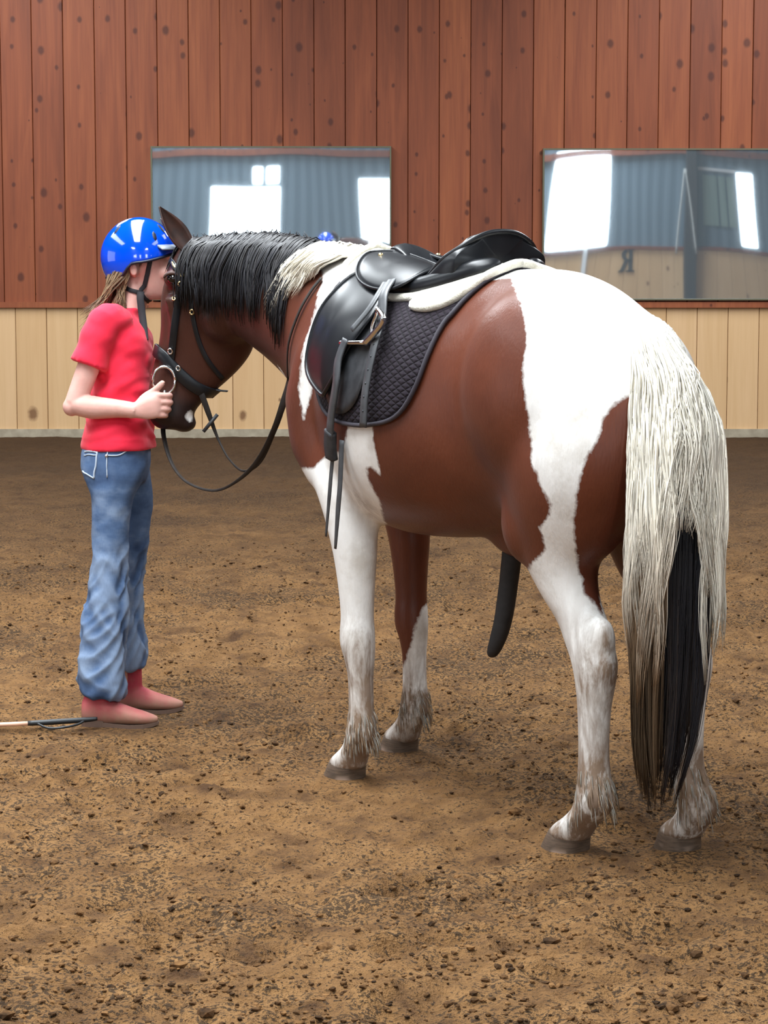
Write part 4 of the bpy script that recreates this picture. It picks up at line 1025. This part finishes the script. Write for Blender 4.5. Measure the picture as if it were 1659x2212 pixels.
# ---- t-shirt
S = [(.915, -.880, 7.505, .121, .157), (.935, -.880, 7.505, .121, .157), (1.0, -.876, 7.51, .112, .149), (1.07, -.872, 7.52, .101, .138), (1.15, -.868, 7.535, .100, .140), (1.22, -.866, 7.545, .103, .146), (1.28, -.868, 7.55, .098, .150), (1.325, -.876, 7.555, .082, .140), (1.355, -.876, 7.557, .064, .100), (1.375, -.868, 7.56, .058, .068)]
tp = [sect(S, 36, 2.3)]
tp.append(tube([w(-.872, 7.47, 1.325), SH_N + np.array([0, .0, .0]), SH_N * .62 + EL_N * .38, SH_N * .47 + EL_N * .53], [.060, .058, .060, .062], 20, 5))
tp.append(tube([w(-.872, 7.64, 1.325), SH_F, SH_F * .62 + EL_F * .38, SH_F * .5 + EL_F * .5], [.060, .056, .055, .056], 20, 5))
tp.append(ellipsoid(w(-.798, 7.50, 1.205), (.036, .06, .05))); tp.append(ellipsoid(w(-.798, 7.60, 1.205), (.036, .06, .05)))
V, F, E_ = remesh(tp, .006, 6)
def shirt_fold(p):
    z = p[2]; a = math.atan2(p[1], p[0])
    f = .011 * nz(a * 1.0, z * 27 + .9 * math.sin(a * 2), 3.1) * (1 if .95 < z < 1.16 else .4)
    f += .006 * nz(p[0] * 10 + z * 14, p[1] * 10, z * 11)
    return f
V = folds(V, F, shirt_fold)
mshirt = Mat('red_cotton', rough=.85, spec=.2, sheen=.15); mshirt.color(mshirt.ramp(mshirt.noise(mshirt.coord(), 16, 4), [(.3, lin(226, 36, 62)), (.7, lin(238, 48, 74))])); mshirt.bump(mshirt.noise(mshirt.coord(), 420, 2), .15, .002)
mesh_obj('t_shirt', V, F, mshirt.m, person)
# ---- jeans
jp = [sect([(.80, -.888, 7.50, .100, .135), (.87, -.890, 7.50, .116, .148), (.925, -.886, 7.50, .110, .146), (.955, -.882, 7.502, .098, .134), (.975, -.88, 7.503, .090, .126)], 32, 2.4)]
LEG_N = [(.86, -.890, 7.425, .112, .076), (.80, -.890, 7.425, .088, .074), (.74, -.895, 7.422, .067, .068), (.62, -.902, 7.42, .060, .060), (.51, -.906, 7.415, .056, .056), (.44, -.914, 7.41, .060, .058), (.36, -.922, 7.405, .070, .066), (.26, -.930, 7.40, .068, .068), (.17, -.936, 7.395, .074, .074), (.115, -.934, 7.392, .073, .074), (.098, -.930, 7.392, .060, .062)]
LEG_F = [(.86, -.880, 7.585, .096, .072), (.80, -.862, 7.59, .080, .072), (.74, -.842, 7.597, .065, .067), (.62, -.850, 7.60, .058, .059), (.51, -.868, 7.605, .053, .055), (.44, -.880, 7.605, .056, .057), (.36, -.885, 7.61, .058, .062), (.26, -.882, 7.61, .064, .067), (.20, -.880, 7.61, .068, .07), (.165, -.878, 7.61, .066, .068)]
jp.append(sect(LEG_N, 26, 2.1)); jp.append(sect(LEG_F, 26, 2.1))
V, F, E_ = remesh(jp, .0058, 5); V = smooth_verts(V, E_, 40, .5, 0, sstep(V[:, 2], .70, .80))
def jean_fold(p):
    z = p[2]; k = min(1, max(0, (.64 - z) / .12)); cxx = -.03 if p[1] < .02 else .0
    a = math.atan2(p[1] - (-.09 if p[1] < .02 else .1), p[0] - cxx)
    f = (.028 * (.45 - abs(nz(a * .55 + 5, z * 9.5 + a * .75, 7))) + .014 * (.4 - abs(nz(a * .8, z * 17 - a * 1.2, 2)))) * k - .004 * k
    f += .004 * nz(a * 1.2, z * 12, 9) + .002 * nz(p[0] * 30, p[1] * 30, z * 30)
    return f
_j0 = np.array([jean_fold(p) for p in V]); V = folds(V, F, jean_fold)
mj = Mat('blue_denim', rough=.85, spec=.2)
jc = mj.coord('Object'); tw = mj.noise(mj.coord('Object', (300, 300, 60)), 1.0, 2)
fade = mj.noise(mj.coord('Object', (5, 5, 9)), 1.0, 4, .6)
col = mj.ramp(fade, [(.3, lin(58, 78, 112)), (.5, lin(90, 114, 150)), (.72, lin(146, 166, 194))])
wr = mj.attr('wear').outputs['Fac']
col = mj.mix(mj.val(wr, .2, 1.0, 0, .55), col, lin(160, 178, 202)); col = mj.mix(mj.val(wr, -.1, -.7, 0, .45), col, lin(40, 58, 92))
col = mj.mix(mj.math('MULTIPLY', tw, .35), col, lin(44, 66, 106)); mj.color(col); mj.bump(tw, .15, .002)
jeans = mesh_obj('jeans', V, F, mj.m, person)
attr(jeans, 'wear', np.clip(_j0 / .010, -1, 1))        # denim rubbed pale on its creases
JBVH = BVHTree.FromPolygons([Vector(v) for v in V], F)
def on_jeans(x, y, z, off=.002):
    q, nn, _, _ = JBVH.find_nearest(Vector(w(x, y, z))); return np.array(q) + np.array(nn) * off, np.array(nn)
mst = Mat('pale_stitching', lin(186, 200, 216), .8); mrv = Mat('rivet', (.8, .8, .8, 1), .3, 1.0)
def seam(P, r, name):
    pts = [on_jeans(*p)[0] for p in smooth_path(P, 5)]; return Geo().add(*tube(pts, r, 6)).obj(name, mst.m, jeans)
seam([(-1.02, 7.37, .925), (-.985, 7.35, .925), (-.945, 7.33, .920)], .0028, 'pocket_stitching'); seam([(-1.02, 7.37, .912), (-.985, 7.35, .912), (-.945, 7.33, .908)], .0022, 'pocket_stitching')
seam([(-.945, 7.33, .922), (-.948, 7.33, .87), (-.955, 7.33, .825)], .0030, 'pocket_stitching'); seam([(-1.02, 7.37, .845), (-.99, 7.35, .835), (-.955, 7.33, .825)], .0026, 'pocket_stitching')
seam([(-.900, 7.33, .965), (-.903, 7.33, .90), (-.905, 7.33, .83)], .0022, 'side_seam')
seam([(-.900, 7.33, .908), (-.860, 7.34, .905), (-.825, 7.36, .925), (-.80, 7.38, .945)], .0024, 'pocket_stitching'); seam([(-.895, 7.33, .93), (-.855, 7.34, .925), (-.83, 7.36, .94)], .0022, 'pocket_stitching')
p, nn = on_jeans(-.905, 7.33, .905, .003); Geo().add(*ellipsoid(p, (.006, .006, .006))).obj('rivet', mrv.m, jeans)

# ---- boots
mb = Mat('dusty_red_leather', rough=.7, spec=.3)
bz = mb.n('ShaderNodeSeparateXYZ'); mb.l(mb.coord('Object'), bz.inputs[0])
dust = mb.math('ADD', mb.val(bz.outputs[2], .10, .015), mb.math('MULTIPLY', mb.math('SUBTRACT', mb.noise(mb.coord('Object'), 22, 4, .65), .5), .9), True)
mb.color(mb.mix(dust, mb.ramp(mb.noise(mb.coord('Object'), 12, 3), [(.3, lin(150, 44, 60)), (.7, lin(188, 72, 86))]), lin(158, 124, 104)))
msole = Mat('boot_sole', lin(96, 74, 62), .85)
def boot(hx, y, tx, yt):
    """heel at hx, toe at tx"""
    L = tx - hx; d = np.array([tx - hx, yt - y, 0]) / abs(L)
    c = lambda t, s, z: w(hx, y, 0) + np.array([L * t, (yt - y) * t + s, z])
    P = [loft([ring(c(t, 0, z), (0, hw, 0), (0, 0, hh), 22, 2.3) for t, z, hw, hh in smooth_path([(.03, .055, .022, .03), (.08, .06, .032, .048), (.2, .062, .036, .052), (.35, .058, .035, .046), (.5, .048, .038, .036), (.65, .040, .042, .028), (.80, .034, .038, .022), (.92, .030, .025, .016), (1.0, .029, .008, .008)], 4)])]
    P.append(loft([ring(c(t, 0, z), (rx, 0, 0), (0, ry, 0), 22) for z, t, rx, ry in smooth_path([(.04, .22, .05, .034), (.10, .24, .048, .036), (.15, .25, .045, .037), (.20, .26, .044, .04), (.22, .27, .036, .036), (.23, .27, .030, .03)], 3)]))
    V, F, E_ = remesh(P, .0055, 5)
    bo = mesh_obj('boot', V, F, mb.m, person)
    g = Geo(); g.add(*loft([[c(t, -hw, z0), c(t, hw, z0), c(t, hw, z1), c(t, -hw, z1)] for t, hw, z0, z1 in [(.30, .030, .006, .020), (.45, .033, .001, .016), (.65, .041, .0, .014), (.82, .036, .002, .016), (.95, .020, .008, .020), (1.01, .008, .014, .022)]]))
    g.add(*loft([[c(t, -hw, z0), c(t, hw, z0), c(t, hw, z1), c(t, -hw, z1)] for t, hw, z0, z1 in [(.03, .020, -.004, .024), (.08, .028, -.004, .026), (.28, .029, -.004, .026), (.31, .027, .0, .024)]]))
    g.obj('sole', msole.m, bo, False)
boot(-1.005, 7.385, -.745, 7.37); boot(-.930, 7.615, -.685, 7.63)

# ---- hair
mgh = Mat('brown_hair', rough=.45, spec=.4); mgh.color(mgh.attr('tint').outputs['Color'])
paths, radii, cols = [], [], []
for i in range(620):
    a = rr.uniform(-1.0, 1.0); side = a
    # round the back of the head from behind the near ear to the far ear
    ang = PI + side * 1.45
    r0 = w(-.818 + .096 * math.cos(ang), HYc - .077 * math.sin(ang) * 1.0, 1.515 + rr.uniform(-.02, .03))
    nearside = math.sin(ang) * 1.0
    if rr.random() < .55:   # falls behind the shoulders
        e = w(-.985 + rr.uniform(-.02, .03), 7.56 - nearside * .09 + rr.uniform(-.03, .03), 1.30 + rr.uniform(-.05, .07)); m_ = w(-.915 + rr.uniform(-.015, .015), 7.575 - nearside * .08, 1.42)
    else:
        e = w(-.865 + rr.uniform(-.03, .02), 7.575 - nearside * .10, 1.36 + rr.uniform(-.03, .04)); m_ = w(-.866 + rr.uniform(-.015, .015), HYc - nearside * .082, 1.44)
    P = [np.array(p) for p in smooth_path([r0, r0 * .45 + m_ * .55 + np.array([0, -.004 * nearside, 0]), m_, e], 4)]
    P = [p if (lambda q: (p - np.array(q[0])) @ np.array(q[1]))(PBVH.find_nearest(Vector(p))) > .004 else np.array(PBVH.find_nearest(Vector(p))[0]) + np.array(PBVH.find_nearest(Vector(p))[1]) * .005 for p in P]
    k = rr.random(); c = np.array((.085, .048, .026)) * (1 - k) + np.array((.30, .19, .10)) * k
    paths.append(P); radii.append(rr.uniform(.0014, .0026)); cols.append([c] * len(P))
for i in range(160):      # short hair at the temples under the helmet
    s = rr.choice((-1, 1)); x = rr.uniform(-.86, -.775)
    r0 = w(x, HYc + s * .07, 1.56); q, nn, _, _ = PBVH.find_nearest(Vector(r0)); q = np.array(q) + np.array(nn) * .003
    e = q + np.array([rr.uniform(-.05, -.02), s * .002, -rr.uniform(.03, .06)]); m_ = (q + e) / 2 + np.array([0, s * .005, 0])
    def po_(p):
        q2, n2, _, _ = PBVH.find_nearest(Vector(p)); return np.array(q2) + np.array(n2) * .004
    paths.append([q, po_(m_), po_(e)]); radii.append(.002); c = np.array((.10, .06, .035)) * rr.uniform(.6, 1.3); cols.append([c] * 3)
ho = strand_mesh(paths, radii, cols, 'hair', person); ho.data.materials.clear(); ho.data.materials.append(mgh.m)

# eyes (closed lids show a dark lash line)
mlash = Mat('lash', (.03, .02, .015, 1), .7)
for s in (-1, 1):
    q = [np.array(PBVH.find_nearest(Vector(w(-.70, HYc + s * (.020 + .007 * k), 1.528 - .004 * math.sin(k / 4 * PI))))[0]) for k in range(5)]
    Geo().add(*tube(q, .0018, 6)).obj('eyelash', mlash.m, person)
    q = [np.array(PBVH.find_nearest(Vector(w(-.69, HYc + s * (.016 + .009 * k), 1.556 + .003 * math.sin(k / 4 * PI))))[0]) for k in range(5)]
    Geo().add(*tube(q, .0026, 6)).obj('eyebrow', mlash.m, person)

# ---- helmet
mhel = Mat('blue_helmet_shell', lin(0, 72, 216), .10, 0, .6, coat=.6)
HC = w(-.812, HYc, 1.545)
def dome(rx, ry, rz, zoff=0.0, cut=None, n=48, m_=22):
    """dome whose lower rim is cut by a plane that rises to the front and dips at the nape"""
    rg = []
    for j in range(m_ + 1):
        t = j / m_; r_ = []
        for k in range(n):
            a = 2 * PI * k / n; ca, sa = math.cos(a), math.sin(a)
            _b = min(1, max(0, (-ca - .05) / .5)); low = -.018 + .032 * max(0, ca) ** 1.5 - .050 * _b * _b * (3 - 2 * _b)      # rim height by direction
            ph0 = math.asin(max(-.9, min(.9, low / rz))); ph = ph0 + (PI / 2 - ph0) * t
            cr = math.cos(ph); e = 1.0 + .05 * cr * max(0, -ca)
            r_.append(HC + np.array([rx * cr * ca * e, ry * cr * sa, rz * math.sin(ph) + zoff]))
        rg.append(r_)
    return rg
outer = dome(.124, .102, .132); inner = dome(.108, .086, .114)
shell = Geo().add(*loft([r for r in inner[::-1]] + outer, cap=False)).obj('helmet', mhel.m, person); shell['label'] = 'glossy blue riding helmet'
mvent = Mat('vent_dark', (.006, .010, .03, 1), .5)
for a0, ph, L in ((.0, .95, .028), (.5, .80, .030), (-.5, .80, .030), (1.0, .55, .026), (-1.0, .55, .026), (PI, .9, .03), (2.4, .75, .03), (-2.4, .75, .03)):
    pts = []
    for k in range(5):
        p_ = ph + (k - 2) / 4 * L / .12 * 1.2; cr = math.cos(p_)
        pts.append(HC + np.array([.1245 * cr * math.cos(a0), .1025 * cr * math.sin(a0), .1325 * math.sin(p_)]))
    nn = [nrm((q - HC) / np.array([.124, .102, .132]) ** 2) for q in pts]
    Geo().add(*strap(pts, nn, [.002, .012, .013, .012, .002], .002, 3)).obj('vent', mvent.m, shell)
rimp = [np.array(p) for p in outer[0]]; Geo().add(*tube(rimp + rimp[:1], .0045, 8)).obj('rim', mvent.m, shell)
vis = []
for k in range(13):
    a = -.95 + 1.9 * k / 12; b = np.array(outer[0][0]) * 0 + HC + np.array([.124 * math.cos(a) * .94, .102 * math.sin(a), .034 + .004 * math.cos(a)])
    o_ = b + np.array([.040 * math.cos(a * 1.2), .012 * math.sin(a), -.012]); vis.append([b + (0, 0, .004), o_ + (0, 0, .002), o_ - (0, 0, .002), b - (0, 0, .004)])
mvis = Mat('visor', lin(120, 128, 140), .4); Geo().add(*loft(vis)).obj('visor', mvis.m, shell)
web = Mat('black_webbing', (.012, .010, .014, 1), .7)
def face_strap(P, wd, name):
    pp, qq = [], []
    for p in smooth_path([w(*p) for p in P], 4):
        q, nn, _, _ = PBVH.find_nearest(Vector(p)); q = np.array(q); nn = np.array(nn); pp.append(q + nn * .004 if np.linalg.norm(p - q) < .03 else p); qq.append(nn)
    return Geo().add(*strap(pp, qq, wd, .003)).obj(name, web.m, shell)
for s in (-1, 1):
    face_strap([(-.765, HYc + s * .075, 1.555), (-.778, HYc + s * .075, 1.50), (-.792, HYc + s * .07, 1.455), (-.800, HYc + s * .060, 1.428)], .015, 'chin_strap')
    face_strap([(-.885, HYc + s * .06, 1.475), (-.865, HYc + s * .066, 1.452), (-.835, HYc + s * .068, 1.437), (-.800, HYc + s * .060, 1.428)], .014, 'chin_strap')
face_strap([(-.800, HYc - .060, 1.428), (-.785, HYc - .04, 1.405), (-.78, HYc, 1.395), (-.785, HYc + .04, 1.405), (-.800, HYc + .06, 1.428)], .013, 'chin_strap')
Geo().add(*strap([w(-.802, HYc - .068, 1.432), w(-.803, HYc - .078, 1.41), w(-.797, HYc - .085, 1.36), w(-.790, HYc - .098, 1.31), w(-.785, HYc - .112, 1.272)], [(0, -1, .2)] * 5, [.024, .024, .024, .024, .022], .004, 4)).obj('strap_end', web.m, shell)
# ------------------------------------------------------------------ whip lying on the footing beside the boots
wh = empty('riding_whip', (-1.13, 7.27, 0)); tag(wh, 'riding whip with pale shaft and black handle lying on the sand', 'whip')
mwh = Mat('pale_shaft', lin(236, 190, 164), .5); mwb = Mat('black_grip', (.010, .012, .014, 1), .5)
_g0 = max(float(ground_z(-1.13 + x, 7.27 + x * .236)) for x in np.linspace(-.5, .2, 15))
Geo().add(*tube([(-.62, -.140, _g0 + .006), (-.30, -.064, _g0 + .007), (-.02, .002, _g0 + .007)], [.0055, .0065, .007], 10, 4)).obj('shaft', mwh.m, wh)
Geo().add(*tube([(-.03, .0, _g0 + .007), (.05, .018, _g0 + .008), (.15, .043, _g0 + .010), (.19, .053, _g0 + .012)], [.008, .0095, .0085, .006], 10, 4)).obj('grip', mwb.m, wh)
Geo().add(*tube([(.0, .002, _g0 + .007), (.04, -.014, _g0 - .006), (.09, -.010, _g0 - .004), (.13, .018, _g0), (.15, .040, _g0 + .008)], .004, 8, 5)).obj('wrist_loop', mwb.m, wh)
